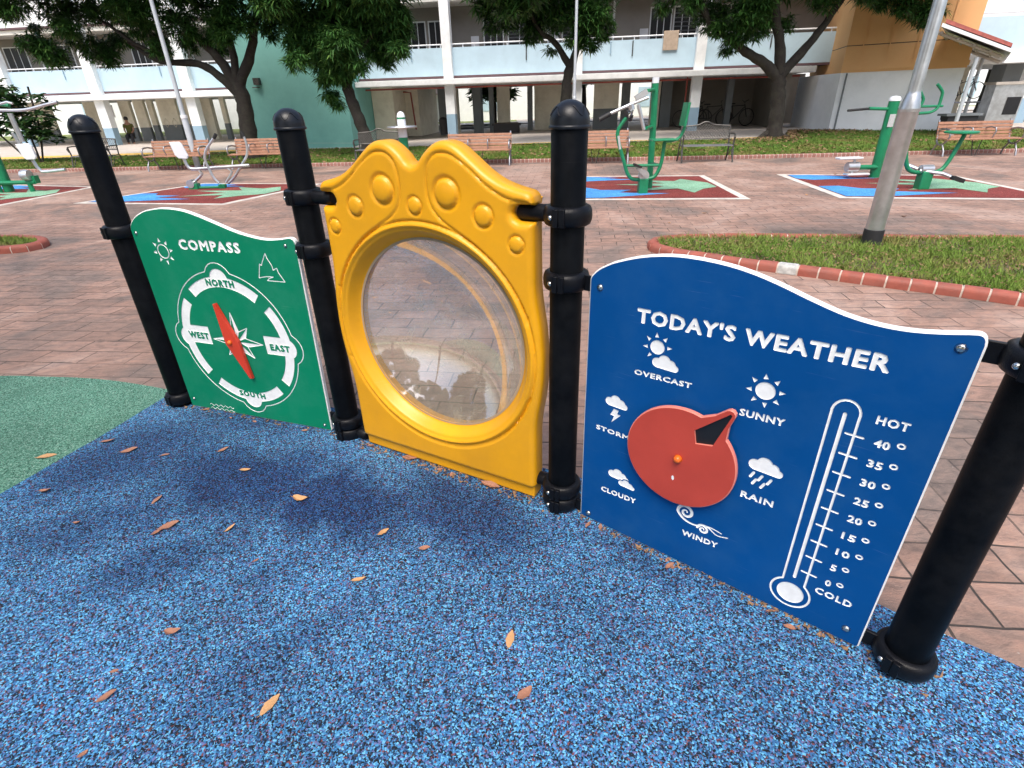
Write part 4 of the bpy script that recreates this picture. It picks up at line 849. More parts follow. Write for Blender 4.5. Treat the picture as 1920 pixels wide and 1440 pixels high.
o = blades('foot_litter', np.array(pts), .006, .014, M['dry'], 2.5); o['label'] = 'brown crumbs and leaf bits collected along the foot of the play panels'
rnd = random.Random(11)
for i in range(15):     # scraps swept against the foot of the panels
    q = rnd.choice([1, 1, 2, 2, 0]); s = rnd.uniform(.15, 1.05); P = PP[q]+(PP[q+1]-PP[q]).normalized()*s; d = (PP[q+1]-PP[q]).normalized(); nn = Vector((d.y, -d.x, 0)); P = P+nn*(rnd.uniform(.03, .075) if q != 1 else rnd.uniform(.045, .08))
    leaf(P.x, P.y, rnd.uniform(.022, .042), rnd.uniform(0, 360), rnd.choice([1, 3, 7, 9, 11]), 'small brown scrap of leaf swept against the foot of the play panels', tilt=rnd.uniform(-20, 20), group='leaf scraps along the panel feet')
for i in range(30):
    x, y = rnd.uniform(-5, 7), rnd.uniform(3.5, 13)
    if 1.5 < x < 6 and 3.5 < y < 6.6: continue
    leaf(x, y, rnd.uniform(.035, .08), rnd.uniform(0, 360), rnd.randrange(12), 'small dry leaf lying on the brown paving', z=.002, tilt=rnd.uniform(-10, 10), group='dry leaves on the paving')
# ---------------------------------------------------------------- lamp posts
root = thing('lamp_post', 'thick galvanised lamp post with a black foot in the brick edged bed', 'lamp post', (3.96, 5.80, 0))
mb = MB(); mb.lathe([(.098, .0), (.098, .22), (.092, .225)], n=28); mb.build('foot', M['bin'], root, smooth=40)
mb = MB(); mb.lathe([(.090, .225), (.089, 1.36), (.091, 1.365), (.090, 1.38), (.062, 1.50), (.058, 1.51), (.057, 1.53), (.040, 6.5)], n=28); mb.lathe([(.0925, 1.35), (.0925, 1.365), (.0935, 1.37)], n=28, cap=False); mb.build('pole', M['galv'], root, smooth=35)
mb = MB(); mb.tube([(0, 0, 6.4), (-.25, 0, 6.75), (-.9, 0, 6.9)], .03, 10); mb.box((-1.15, 0, 6.9), (.6, .2, .1)); mb.build('lamp_head', M['galv'], root)
root = thing('lamp_post', 'slender grey lamp post with a stepped base rising behind the far left bench', 'lamp post', (-9.25, 17.35, 0))
mb = MB(); mb.lathe([(.085, 0), (.085, 1.35), (.065, 1.44), (.062, 1.5), (.045, 6.5)], n=16); mb.build('pole', M['pole_white'], root, smooth=35)
mb = MB(); mb.lathe([(.095, 1.36), (.095, 1.45)], n=16); mb.build('collar', M['rail'], root, smooth=35)
root = thing('flag_pole', 'thin white pole standing behind the tall centre post', 'pole', (1.95, 16.6, 0))
mb = MB(); mb.lathe([(.055, 0), (.055, 1.6), (.04, 1.62), (.035, 6.5)], n=12); mb.build('pole', M['pole_white'], root, smooth=35)
mb = MB(); mb.lathe([(.08, 0), (.08, .05), (.06, .06)], n=12); mb.build('base_plate', M['pole_white'], root, smooth=35)
# ---------------------------------------------------------------- benches
def bench(label, loc, rz, ln=1.78):
    t = thing('park_bench', label, 'bench', loc, rz, 'wooden slat benches along the lawn')
    mb = MB()
    for k in range(5): z = .44+k*.078; mb.box((0, .20+k*.020, z), (ln, .028, .066), rx=R(-12))
    mb.build('backrest', M['wood'], t, bevel=.006)
    mb = MB()
    for k in range(5): mb.box((0, -.24+k*.088, .405-.004*abs(k-2)), (ln, .072, .03))
    mb.build('seat', M['wood'], t, bevel=.006)
    for s in (-1, 1):
        mb = MB(); x = s*(ln/2-.03)
        mb.tube([(x, .33, .83), (x, .28, .66), (x, .20, .42), (x, .18, .38)], .022, 8)
        mb.tube([(x, .20, .60), (x, .0, .63), (x, -.20, .62), (x, -.285, .56), (x, -.29, .47), (x, -.24, .38), (x, -.14, .30), (x, 0, .26), (x, .12, .28), (x, .19, .36)], .022, 8)
        mb.tube([(x, -.10, .28), (x, -.22, .12), (x, -.25, .0)], .022, 8); mb.tube([(x, .12, .28), (x, .24, .12), (x, .27, 0)], .022, 8)
        mb.build('end_frame', M['cast'], t, smooth=50)
    for x in (-.27, .27):
        mb = MB(); mb.tube([(x, .22, .64), (x, .05, .66), (x, -.12, .64), (x, -.16, .56), (x, -.10, .42)], .018, 8); mb.build('armrest', M['cast'], t, smooth=50)
    mb = MB(); mb.tube([(-.12, 0, .39), (-.04, -.05, .0)], .012, 6); mb.tube([(.12, 0, .39), (.04, -.05, 0)], .012, 6); mb.build('centre_leg', M['bronze'], t)
    return t
b0 = bench('brown slatted bench at the left, behind the silver exercise seat', (-9.62, 17.10, .0), R(-5))
def put(src, label, loc, rz):
    c = copy_tree(src); c.location = loc; c.rotation_euler = (0, 0, rz); c['label'] = label; return c
put(b0, 'brown slatted bench in front of the teal wall, cut by the second black post', (-7.05, 16.88, 0), R(-5))
put(b0, 'brown slatted bench behind the right hump of the yellow panel', (-.72, 15.95, 0), R(-6))
put(b0, 'brown slatted bench between the tall centre post and the green leg machine', (2.42, 15.55, 0), R(-6))
put(b0, 'brown slatted bench at the far right behind the seated machine', (12.05, 14.75, 0), R(-6))
def iron_bench(label, loc, rz):
    t = thing('iron_bench', label, 'bench', loc, rz, 'ornate cast metal benches'); W = 1.24
    mb = MB()
    topc = [(-W/2, .84), (-.3, .86), (-.17, .88), (-.08, .925), (0, .94), (.08, .925), (.17, .88), (.3, .86), (W/2, .84)]
    tp = crom(topc, 5); mb.tube([(x, .22, z) for x, z in tp], .018, 6); mb.tube([(-W/2, .16, .55), (W/2, .16, .55)], .016, 6)
    for s in (-1, 1): mb.tube([(s*W/2, .16, .38), (s*W/2, .22, .85)], .02, 6)
    zf = lambda x: np.interp(x, [p[0] for p in tp], [p[1] for p in tp])
    for k in range(-9, 22):
        for sg in (-1, 1):
            pts = []
            for j in range(30):
                z = .55+j*.014; x = sg*(-W/2+k*.068+(z-.55)*.9)
                if abs(x) < W/2 and z < zf(x): pts.append((x, .16+(z-.55)*.2, z))
            if len(pts) > 1: mb.tube([pts[0], pts[-1]], .0075, 4)
    mb.build('backrest', M['bronze'], t)
    mb = MB()
    for k in range(6): mb.box((0, -.25+k*.08, .40), (W, .05, .02))
    for k in range(9): mb.box((-W/2+.08+k*.135, -.05, .392), (.02, .42, .012))
    mb.build('seat', M['cast'], t)
    for s in (-1, 1):
        mb = MB(); x = s*(W/2+.02)
        mb.tube([(x, .20, .66), (x, -.05, .67), (x, -.24, .66), (x, -.29, .60), (x, -.25, .52)], .018, 6)
        mb.tube([(x, -.24, .64), (x, -.20, .40), (x, -.27, .2), (x, -.33, 0)], .02, 6); mb.tube([(x, .17, .40), (x, .20, .2), (x, .30, 0)], .02, 6); mb.tube([(x, -.2, .4), (x, .17, .4)], .016, 6)
        mb.tube([(x, -.28, .05), (x, -.10, .30), (x, .22, .10)], .012, 6); mb.build('end_frame', M['bronze'], t, smooth=50)
    return t
i0 = iron_bench('ornate metal bench with an arched lattice back in front of the big tree', (5.25, 15.15, 0), R(-5))
put(i0, 'ornate dark metal bench partly hidden by the leftmost black post', (-12.72, 18.15, 0), R(-5))
put(i0, 'dark metal bench half hidden behind the left hump of the yellow panel', (-3.72, 17.15, 0), R(-5))
# ---------------------------------------------------------------- exercise machines
def P3(lst, y, o): return [(x-o[0], y-o[1], z) for x, z in lst]
o = (2.55, 10.45)
t = thing('leg_exercise_machine', 'green arm and leg exercise machine with a tall post and curved frame', 'exercise machine', (*o, 0))
mb = MB(); mb.tube(P3([(2.74, 0), (2.72, .9), (2.69, 1.76)], 10.75, o), .058, 14); mb.build('post', M['machine_green'], t, smooth=40)
mb = MB(); mb.tube(P3([(2.69, 1.76), (2.69, 1.85)], 10.75, o), .060, 14); mb.build('post_cap', M['machine_white'], t, smooth=40)
Yf = 10.15
mb = MB(); mb.box((2.47-o[0], Yf-o[1], .13), (.16, .16, .26)); mb.build('pedestal', M['machine_green'], t, bevel=.01)
fr_ = crom([(2.09, 1.24), (2.02, 1.15), (1.97, 1.07), (1.96, .96), (2.02, .76), (2.11, .52), (2.17, .36), (2.26, .26), (2.39, .24), (2.54, .25), (2.66, .28), (2.73, .39), (2.77, .55), (2.79, .85)], 4)
mb = MB(); mb.tube(P3(fr_, Yf, o), .032, 10); mb.tube(P3([(2.13, .48), (2.73, .47)], Yf, o), .024, 8); mb.tube([(2.54-o[0], Yf-o[1], .25), (2.74-o[0], 10.75-o[1], .18)], .03, 8)
mb.tube([(2.75-o[0], Yf-o[1], .47), (2.72-o[0], 10.75-o[1], .45)], .024, 8); mb.build('frame', M['machine_green'], t, smooth=40)
mb = MB(); mb.box((1.99-o[0], Yf-.033-o[1], .86), (.035, .006, .22), ry=R(-12)); mb.build('sticker', M['label_grey'], t)
mb = MB(); mb.box((2.76-o[0], Yf-o[1], .885), (.44, .34, .03)); mb.build('seat', M['machine_green'], t, bevel=.012)
mb = MB(); mb.tube(P3(crom([(2.78, .86), (2.92, .865), (3.03, .90), (3.09, .99), (3.11, 1.10), (3.15, 1.45)], 5), Yf, o), .026, 8); mb.box((3.09-o[0], Yf-o[1], 1.27), (.035, .30, .36), ry=R(6)); mb.build('backrest', M['machine_green'], t, smooth=40)
mb = MB(); mb.tube(P3([(1.80, 1.31), (2.14, 1.44), (2.44, 1.54)], Yf, o), .028, 10); mb.tube(P3([(2.28, 1.44), (2.41, 1.05)], Yf, o), .030, 10); mb.box((2.32-o[0], Yf-o[1], 1.58), (.22, .05, .09), ry=R(-30)); mb.tube([(2.05-o[0], Yf-.25-o[1], 1.32), (2.2-o[0], Yf+.05-o[1], 1.35), (2.22-o[0], Yf+.3-o[1], 1.22)], .02, 8)
mb.tube([(2.15-o[0], Yf-o[1], 1.45), (2.18-o[0], Yf-o[1], 1.36)], .05, 8); mb.build('arm_bar', M['machine_steel'], t, smooth=40)
for a_g, b_g, r_g in (((1.63, Yf, 1.225), (1.82, Yf, 1.315), .042), ((2.03, Yf-.25, 1.32), (2.1, Yf-.12, 1.33), .035), ((2.22, Yf+.2, 1.26), (2.23, Yf+.34, 1.2), .035)):
    mb = MB(); mb.tube([(q[0]-o[0], q[1]-o[1], q[2]) for q in (a_g, b_g)], r_g, 10); mb.build('grip', M['grip'], t, smooth=40)
mb = MB(); mb.tube([(2.42-o[0], Yf-o[1], 1.64), (2.66-o[0], 10.7-o[1], 1.66)], .03, 8); mb.tube([(2.47-o[0], Yf+.1-o[1], 1.07), (2.68-o[0], 10.7-o[1], 1.07)], .03, 8); mb.build('bracket', M['machine_green'], t, smooth=40)
mb = MB(); mb.box((2.40-o[0], Yf-.1-o[1], .39), (.20, .06, .07), ry=R(42)); mb.lathe([(.09, -.05), (.09, .05)], (2.47-o[0], Yf-o[1], .31), 14, axis='Y'); mb.build('crank', M['machine_steel'], t, smooth=40)
mb = MB(); mb.box((2.31-o[0], Yf-.16-o[1], .49), (.14, .12, .04), ry=R(20)); mb.build('pedal', M['grip'], t)
mb = MB(); mb.box((2.52-o[0], Yf+.16-o[1], .16), (.14, .12, .04)); mb.build('pedal', M['grip'], t)
# right: waist twister and seated pedal machine
o = (7.38, 11.28)
t = thing('stepper_machine', 'green post exercise machine with white foot plates at left of the leaning lamp post', 'exercise machine', (*o, 0))
mb = MB(); mb.tube([(0, 0, 0), (0, 0, 1.36)], .095, 16); mb.build('post', M['machine_green'], t, smooth=40)
mb = MB(); mb.lathe([(.10, 1.36), (.10, 1.40), (.08, 1.43), (.02, 1.445)], n=16); mb.build('post_cap', M['machine_white'], t, smooth=40)
mb = MB(); mb.box((-.02, -.096, 1.03), (.11, .004, .22)); mb.build('sticker', M['label_grey'], t)
for a_g, b_g, r_g in (((.40, 0, 1.20), (-.45, 0, 1.245), .03), ((0, -.05, .20), (-.40, -.05, .21), .045)):
    mb = MB(); mb.tube([a_g, b_g], r_g, 10); mb.build('arm', M['machine_green'], t, smooth=40)
mb = MB(); mb.tube([(-.40, 0, 1.245), (-.85, 0, 1.22)], .022, 8); mb.build('grip', M['grip'], t)
mb = MB(); mb.lathe([(.09, -.11), (.09, .11)], (-.52, -.05, .22), 14, axis='X'); mb.build('hub', M['machine_steel'], t, smooth=40)
mb = MB(); mb.box((-.62, -.05, .385), (.46, .18, .035)); mb.box((-.40, -.05, .085), (.44, .18, .035)); mb.box((-.50, -.05, .235), (.04, .04, .28)); mb.build('foot_plate', M['machine_white'], t, bevel=.01)
o = (7.30, 9.95)
t = thing('seat_pedal_machine', 'green seated pedal machine with a flat round seat right of the leaning lamp post', 'exercise machine', (*o, 0))
mb = MB(); mb.box((7.22-o[0], 9.69-o[1], .15), (.19, .17, .30)); mb.build('pedestal', M['machine_green'], t, bevel=.02)
mb = MB(); mb.tube(P3(crom([(6.74, .95), (6.74, .75), (6.78, .58), (6.87, .37), (7.0, .29), (7.2, .28), (7.40, .28), (7.51, .36), (7.6, .59), (7.68, .88)], 4), 9.69, o), .034, 10); mb.build('frame', M['machine_green'], t, smooth=40)
mb = MB(); mb.lathe([(.23, .875), (.245, .885), (.245, .90), (.23, .91)], (7.61-o[0], 9.69-o[1], 0), 24); mb.build('seat', M['machine_green'], t, smooth=40)
mb = MB(); mb.tube([(7.10-o[0], 9.69-o[1], .31), (7.40-o[0], 9.55-o[1], .27), (7.52-o[0], 9.5-o[1], .22)], .03, 8); mb.tube([(7.1-o[0], 9.75-o[1], .33), (6.9-o[0], 9.9-o[1], .42)], .03, 8); mb.lathe([(.07, -.1), (.07, .1)], (7.21-o[0], 9.69-o[1], .33), 12, axis='X'); mb.build('crank', M['machine_steel'], t, smooth=40)
mb = MB(); mb.box((7.62-o[0], 9.45-o[1], .185), (.20, .10, .06), ry=R(18)); mb.build('pedal', M['grip'], t)
mb = MB(); mb.box((6.86-o[0], 9.95-o[1], .42), (.26, .10, .05), ry=R(-15)); mb.build('pedal', M['grip'], t)
mb = MB()
mb.tube(P3(crom([(7.26, 1.53), (7.33, 1.44), (7.37, 1.38), (7.35, 1.28), (7.25, 1.22)], 4), 10.5, o), .025, 8); mb.tube(P3(crom([(7.25, 1.16), (7.42, 1.165), (7.58, 1.18), (7.67, 1.25), (7.68, 1.40), (7.66, 1.50), (7.54, 1.61)], 4), 10.5, o), .025, 8)
mb.tube(P3([(7.36, 1.27), (7.75, 1.27)], 10.5, o), .02, 8); mb.tube([(7.05-o[0], 10.5-o[1], 0), (7.15-o[0], 10.5-o[1], .7), (7.25-o[0], 10.5-o[1], 1.2)], .045, 10); mb.build('handlebar', M['machine_green'], t, smooth=40)
# left: twin chest press machine
o = (-11.2, 13.1)
t = thing('chest_press_machine', 'green and silver press machine with a white seat at the left edge', 'exercise machine', (*o, 0))
mb = MB(); mb.tube([(-.25, 0, 0), (-.25, 0, 1.15), (-.25, 0, 1.9)], .10, 14); mb.build('post', M['machine_green'], t, smooth=40)
mb = MB(); mb.tube([(-1.0, -.1, .21), (.50, -.1, .21)], .045, 8)
for x in (-.38, .36, -.95): mb.tube([(x, -.1, .2), (x+.02, -.12, .0)], .05, 8)
mb.box((.42, -.05, .26), (.22, .14, .16)); mb.build('frame', M['machine_green'], t, smooth=40)
mb = MB(); mb.tube([(-.25, 0, 1.9), (.55, 0, 1.75)], .04, 8); mb.build('top_arm', M['machine_green'], t, smooth=40)
mb = MB(); Yl = 13.06; mb.tube(P3(crom([(-11.6, 1.80), (-11.07, 1.70), (-10.86, 1.67), (-10.33, 1.66), (-9.87, 1.74), (-9.57, 1.79)], 4), Yl, o), .030, 8)
mb.tube(P3([(-11.3, 1.66), (-10.83, 1.73), (-10.39, 1.81), (-10.29, 1.78)], Yl-.3, o), .024, 8); mb.tube(P3([(-10.68, 1.60), (-10.66, 1.04)], Yl, o), .05, 10); mb.tube(P3([(-10.60, .66), (-10.57, .52), (-10.5, .42), (-10.35, .42), (-9.96, .45)], Yl, o), .034, 8)
mb.tube(P3([(-10.80, 1.22), (-10.74, .95)], Yl, o), .03, 8); mb.tube(P3([(-10.86, 1.20), (-10.82, .90)], Yl+.1, o), .03, 8); mb.build('arm_bar', M['machine_steel'], t, smooth=40)
mb = MB(); mb.lathe([(.02, -.09), (.11, -.08), (.12, 0), (.11, .08), (.02, .09)], (.38, -.12, .36), 16, axis='X'); mb.build('hub', M['galv'], t, smooth=40)
mb = MB(); mb.prism([(-10.79-o[0], 1.0), (-10.50-o[0], 1.01), (-10.45-o[0], .95), (-10.44-o[0], .73), (-10.49-o[0], .68), (-10.68-o[0], .68), (-10.73-o[0], .74)], -.12, -.07); mb.build('seat', M['machine_white'], t, bevel=.012)
o = (-6.5, 12.61)
t = thing('rider_machine', 'silver rider exercise machine with a white seat panel behind the compass panel', 'exercise machine', (*o, 0)); Y = 12.61
mb = MB(); mb.prism([(x-o[0], z) for x, z in [(-7.17, .97), (-6.95, .97), (-6.91, .93), (-6.84, .69), (-6.88, .63), (-7.06, .64), (-7.12, .71)]], -.06, -.02); mb.build('seat', M['machine_white'], t, bevel=.012)
mb = MB(); mb.tube(P3(crom([(-6.98, .66), (-6.96, .53), (-6.93, .46), (-6.84, .42), (-6.44, .43), (-5.86, .45), (-5.60, .46)], 4), Y, o), .035, 10); mb.build('beam', M['machine_steel'], t, smooth=40)
for pts, dy in (([(-6.10, 1.05), (-6.14, 1.01), (-6.22, .93), (-6.35, .8), (-6.42, .65), (-6.42, .55), (-6.39, .41), (-6.34, .24), (-6.26, .14)], -.2), ([(-5.67, 1.04), (-5.66, 1.02), (-5.64, .88), (-5.66, .73), (-5.71, .62), (-5.83, .48), (-5.97, .33), (-6.09, .2), (-6.26, .08)], .2)):
    mb = MB(); mb.tube(P3(crom(pts, 3), Y+dy, o), .027, 8); mb.build('lever', M['machine_steel'], t, smooth=40)
mb = MB(); mb.tube(P3([(-6.05, 1.10), (-6.12, 1.02)], Y-.2, o), .035, 8); mb.build('grip', M['grip'], t)
mb = MB(); mb.tube(P3([(-5.70, 1.13), (-5.66, 1.02)], Y+.2, o), .035, 8); mb.build('grip', M['grip'], t)
mb = MB(); mb.box((-6.92-o[0], 0, .05), (.20, .16, .14)); mb.box((-6.30-o[0], 0, .04), (.14, .12, .10)); mb.tube([(-6.85-o[0], 0, .03), (-6.3-o[0], 0, .03)], .03, 8); mb.build('base', M['machine_green'], t, bevel=.01)
mb = MB(); mb.lathe([(.085, -.09), (.085, .09)], (-6.96-o[0], 0, .12), 14, axis='Y'); mb.tube(P3([(-6.90, .15), (-6.75, .25), (-6.68, .31), (-6.72, .40)], Y, o), .03, 8); mb.tube(P3([(-6.09, .42), (-6.01, .34), (-6.2, .12)], Y, o), .025, 8); mb.build('linkage', M['machine_steel'], t, smooth=40)
t = thing('twist_machine', 'white and green post with a round silver disc behind the yellow panel', 'exercise machine', (-2.40, 13.9, 0))
mb = MB(); mb.lathe([(.105, 0), (.105, .86)], n=20); mb.build('post', M['machine_green'], t, smooth=40)
mb = MB(); mb.lathe([(.105, .86), (.098, 1.24), (.098, 1.29), (.095, 1.31), (.075, 1.37), (.04, 1.40), (.005, 1.41)], n=20); mb.build('post_cap', M['machine_white'], t, smooth=40)
mb = MB(); mb.lathe([(.101, 1.25), (.101, 1.285)], n=20, cap=False); mb.build('band', M['machine_green'], t, smooth=40)
mb = MB(); mb.lathe([(.10, 1.06), (.34, 1.06), (.355, 1.08), (.34, 1.10), (.10, 1.10)], n=28); mb.build('disc', M['machine_steel'], t, smooth=40)
# ---------------------------------------------------------------- apartment block
B = thing('apartment_block', 'long apartment block with light blue parapets, a teal end wall and open ground floor', 'building', tuple(OB), TH)
def part(name, mb, mats, **k): return mb.build(name, mats, B, **k)
FZ = .30; TOPZ = 11.0
# centre section u -5.95 .. 11.3 ; left section u -30 .. -10
def floors(u0, u1, v, z0=2.50):
    nfl = 3
    for k in range(nfl):
        z = z0+k*2.75
        mb = MB(); mb.ab((u0, v, z+.02), (u1, v+.12, z+.98)); part('parapet', mb, M['wall_blue'] if k == 0 else M['wall_white'])
        mb = MB(); mb.ab((u0, v+.004, z-.06), (u1, v+1.7, z+.018)); part('parapet_trim', mb, M['stripe'])
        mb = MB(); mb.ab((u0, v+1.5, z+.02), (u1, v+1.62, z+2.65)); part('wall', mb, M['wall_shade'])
        mb = MB(); mb.ab((u0, v+.1, z+2.50), (u1, v+1.5, z+2.68)); part('corridor_ceiling', mb, M['ceiling'])
        if k == 0:
            mb = MB(); mb.tube([(u0, v+.05, z+1.09), (u1, v+.05, z+1.09)], .025, 8)
            u = u0+.4
            while u < u1: mb.tube([(u, v+.05, z+.98), (u, v+.05, z+1.09)], .018, 6); u += .45 if int(u*3) % 3 else 1.3
            part('handrail', mb, M['rail'])
floors(-5.95, 12.25, 0.); floors(-34, -10.2, 2.9, 2.48)
mb = MB(); mb.ab((-5.95, -.55, 2.20), (11.6, .02, 2.40)); mb.ab((-5.95, .02, 2.22), (11.6, 8, 2.435)); part('ledge', mb, M['wall_white'], bevel=.02)
mb = MB(); mb.ab((-34, 2.35, 2.12), (-10.2, 2.92, 2.34)); mb.ab((-34, 2.92, 2.14), (-10.2, 11, 2.41)); part('ledge', mb, M['wall_white'], bevel=.02)
# dark doors and louvred windows of the first storey
def opening(u0, u1, z0, z1, v, name='window'):
    mb = MB(); mb.ab((u0, v-.012, z0), (u1, v+.01, z1)); w_ = part(name, mb, M['dark'])
    mb = MB()
    for a, b in (((u0-.05, v-.03, z0), (u0, v+.005, z1)), ((u1, v-.03, z0), (u1+.05, v+.005, z1)), ((u0-.05, v-.03, z1), (u1+.05, v+.005, z1+.05))): mb.ab(a, b)
    for k in range(1, 3): uu = u0+(u1-u0)*k/3; mb.ab((uu-.015, v-.025, z0), (uu+.015, v+.0, z1))
    mb.build('frame', M['wall_white'], w_)
    if z0 > 3:
        mb = MB()
        for k in range(9): zz = z0+.05+(z1-z0-.1)*k/9; mb.box(((u0+u1)/2, v-.02, zz), (u1-u0, .004, .06), rx=R(40))
        mb.build('louvre', M['wall_grey'], w_)
for u0, u1, z0, z1 in ((-4.3, -3.4, 2.7, 4.5), (-3.2, -2.45, 2.7, 4.5), (-.9, -.15, 2.6, 4.55), (.1, 1.4, 3.3, 4.5), (2.3, 3.3, 3.3, 4.5), (5.75, 6.5, 2.6, 4.6), (6.65, 7.5, 3.2, 4.6), (8.2, 9.0, 2.6, 4.6), (9.3, 10.3, 3.2, 4.6)): opening(u0, u1, z0, z1, 1.5)
for u0, u1, z0, z1 in ((-26.2, -25.0, 2.6, 4.6), (-23.5, -22.4, 3.2, 4.6), (-19.1, -18.2, 2.6, 4.6), (-17.6, -16.4, 3.3, 4.6), (-13.6, -12.4, 2.6, 4.6)): opening(u0, u1, z0, z1, 4.4)
# drain pipes hanging from the parapets
for u, v in ((.95, 0), (4.18, 0), (5.0, 0), (-3.65, 0), (10.0, 0), (-21.9, 2.9), (-16.8, 2.9)):
    mb = MB(); mb.tube([(u, v-.03, 3.45), (u, v-.03, 2.95 if u in (.95, 5.0) else 3.05)], .022, 6); part('drain_pipe', mb, M['bronze'] if u in (.95, 5.0, 10.0) else M['dado_blue'])
for u, v in ((-5.6, 1.45), (-2.35, 1.45), (1.7, 1.45), (4.3, 1.45), (7.8, 1.45), (-24.2, 4.35), (-20.8, 4.35), (-15.9, 4.35)):
    mb = MB(); mb.tube([(u, v, 2.5), (u, v, 5.2)], .045, 8); part('down_pipe', mb, M['wall_white'])
for u in (-1.3, 2.0, 5.5): mb = MB(); mb.ab((u-.16, 1.40, 3.55), (u+.16, 1.48, 3.95)); part('meter_box', mb, M['rail'])
for u in (-4.8, -.2, 4.4, 8.6): mb = MB(); mb.tube([(u, 1.0, 2.13), (u+1.2, 1.0, 2.13)], .03, 6); part('ceiling_light', mb, M['rail'])
mb = MB(); mb.tube([(-5.9, .45, 2.12), (11.4, .45, 2.12)], .035, 6); mb.tube([(7.2, .3, .35), (7.2, .3, 2.2)], .03, 6); part('pipe', mb, M['pipe'])
# columns
def column(u, v, w_=.36, z0=FZ):
    mb = MB(); mb.ab((u-w_/2, v-.12, z0+.85), (u+w_/2, v+.25, TOPZ), 0); mb.ab((u-w_/2, v-.12, z0-.25), (u+w_/2, v+.25, z0+.85), 1); part('column', mb, [M['wall_white'], M['dado_blue']])
for u in (-2.16, 2.95, 7.5): column(u, -.12)
for u in (-20.35, -15.5, -25.2, -29.8): column(u, 2.75, .5, .05)
# interior of the open ground floor
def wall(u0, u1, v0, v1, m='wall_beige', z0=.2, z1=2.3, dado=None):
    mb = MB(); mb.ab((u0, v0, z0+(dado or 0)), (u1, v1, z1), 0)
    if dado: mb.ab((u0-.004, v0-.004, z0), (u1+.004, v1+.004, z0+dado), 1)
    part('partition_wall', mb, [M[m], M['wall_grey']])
wall(-5.95, -5.15, 1.2, 1.35); wall(-5.15, -5.0, 1.2, 5.0)
wall(-6.6, -4.55, 3.0, 3.15); wall(-4.55, -4.40, 3.0, 6.5)
wall(-3.50, -3.15, 3.2, 3.8, 'wall_grey'); wall(-3.12, -2.68, 3.4, 4.0)
wall(-1.88, -1.50, 3.2, 3.8, 'wall_grey'); wall(-1.12, -.92, 3.2, 3.5, 'wall_grey'); wall(-.80, -.20, 3.6, 3.75)
wall(.66, .88, 3.2, 3.5, 'wall_grey'); wall(.95, 2.20, 3.6, 3.75); wall(2.45, 2.70, 3.4, 3.7, 'wall_grey')
wall(3.66, 4.76, 3.0, 3.2, 'wall_beige', dado=.95); wall(4.9, 5.25, 3.0, 3.5, 'wall_grey'); wall(6.18, 6.55, 3.0, 3.5); wall(6.6, 7.05, 3.0, 6.0, 'wall_grey')
wall(7.05, 13.0, 4.6, 4.8, 'wall_shade'); wall(6.9, 7.05, 3.2, 4.8, 'wall_shade'); wall(10.9, 11.1, .4, 4.7, 'wall_shade'); wall(9.2, 9.45, 2.2, 2.5, 'wall_grey')
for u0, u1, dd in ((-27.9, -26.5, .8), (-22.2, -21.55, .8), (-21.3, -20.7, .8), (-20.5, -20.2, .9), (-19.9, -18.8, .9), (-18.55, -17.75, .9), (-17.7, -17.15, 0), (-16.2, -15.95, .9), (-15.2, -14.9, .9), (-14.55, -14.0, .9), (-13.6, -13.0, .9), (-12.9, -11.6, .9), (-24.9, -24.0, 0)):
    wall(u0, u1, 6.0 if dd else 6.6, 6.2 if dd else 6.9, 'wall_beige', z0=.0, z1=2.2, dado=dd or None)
for u in (-19.6, -19.1, -18.3, -13.3):     # diamond motif on the dado
    mb = MB(); mb.tube([(u-.17, 5.98, 1.0), (u, 5.98, .78), (u+.17, 5.98, 1.0), (u, 5.98, 1.22), (u-.17, 5.98, 1.0)], .018, 4); part('diamond_motif', mb, M['wall_beige'])
mb = MB(); mb.prism([(-6.35, .3), (-6.35, 1.95), (-5.6, 1.95), (-5.05, 1.70), (-5.0, .3), (-5.1, .3), (-5.14, 1.62), (-5.62, 1.85), (-6.25, 1.85), (-6.25, .3)], 2.88, 2.99); part('door_frame', mb, M['frame'])
mb = MB(); mb.tube([(-5.5, 2.8, 2.05), (-4.9, 2.8, 2.05), (-4.6, 2.6, 2.02), (-4.5, 2.6, .5)], .035, 6); part('pipe', mb, M['pipe'])
mb = MB(); mb.ab((-23.0, 5.5, 1.35), (-22.2, 5.56, 1.95)); part('notice_board', mb, M['rail'])
# teal end block, projecting towards the lawn
mb = MB(); mb.ab((-10.25, -1.45, -.05), (-5.98, 8.0, TOPZ)); part('teal_wall', mb, M['wall_teal'])
mb = MB(); mb.ab((-10.3, -1.50, -.05), (-5.94, -1.40, .07)); part('plinth', mb, M['pad_white'])
mb = MB(); mb.ab((-9.66, -1.62, 2.38), (-9.42, -1.45, 2.62)); mb.tube([(-9.8, -1.5, 2.30), (-9.5, -1.5, 2.30)], .02, 6); part('wall_lamp', mb, M['bronze'])
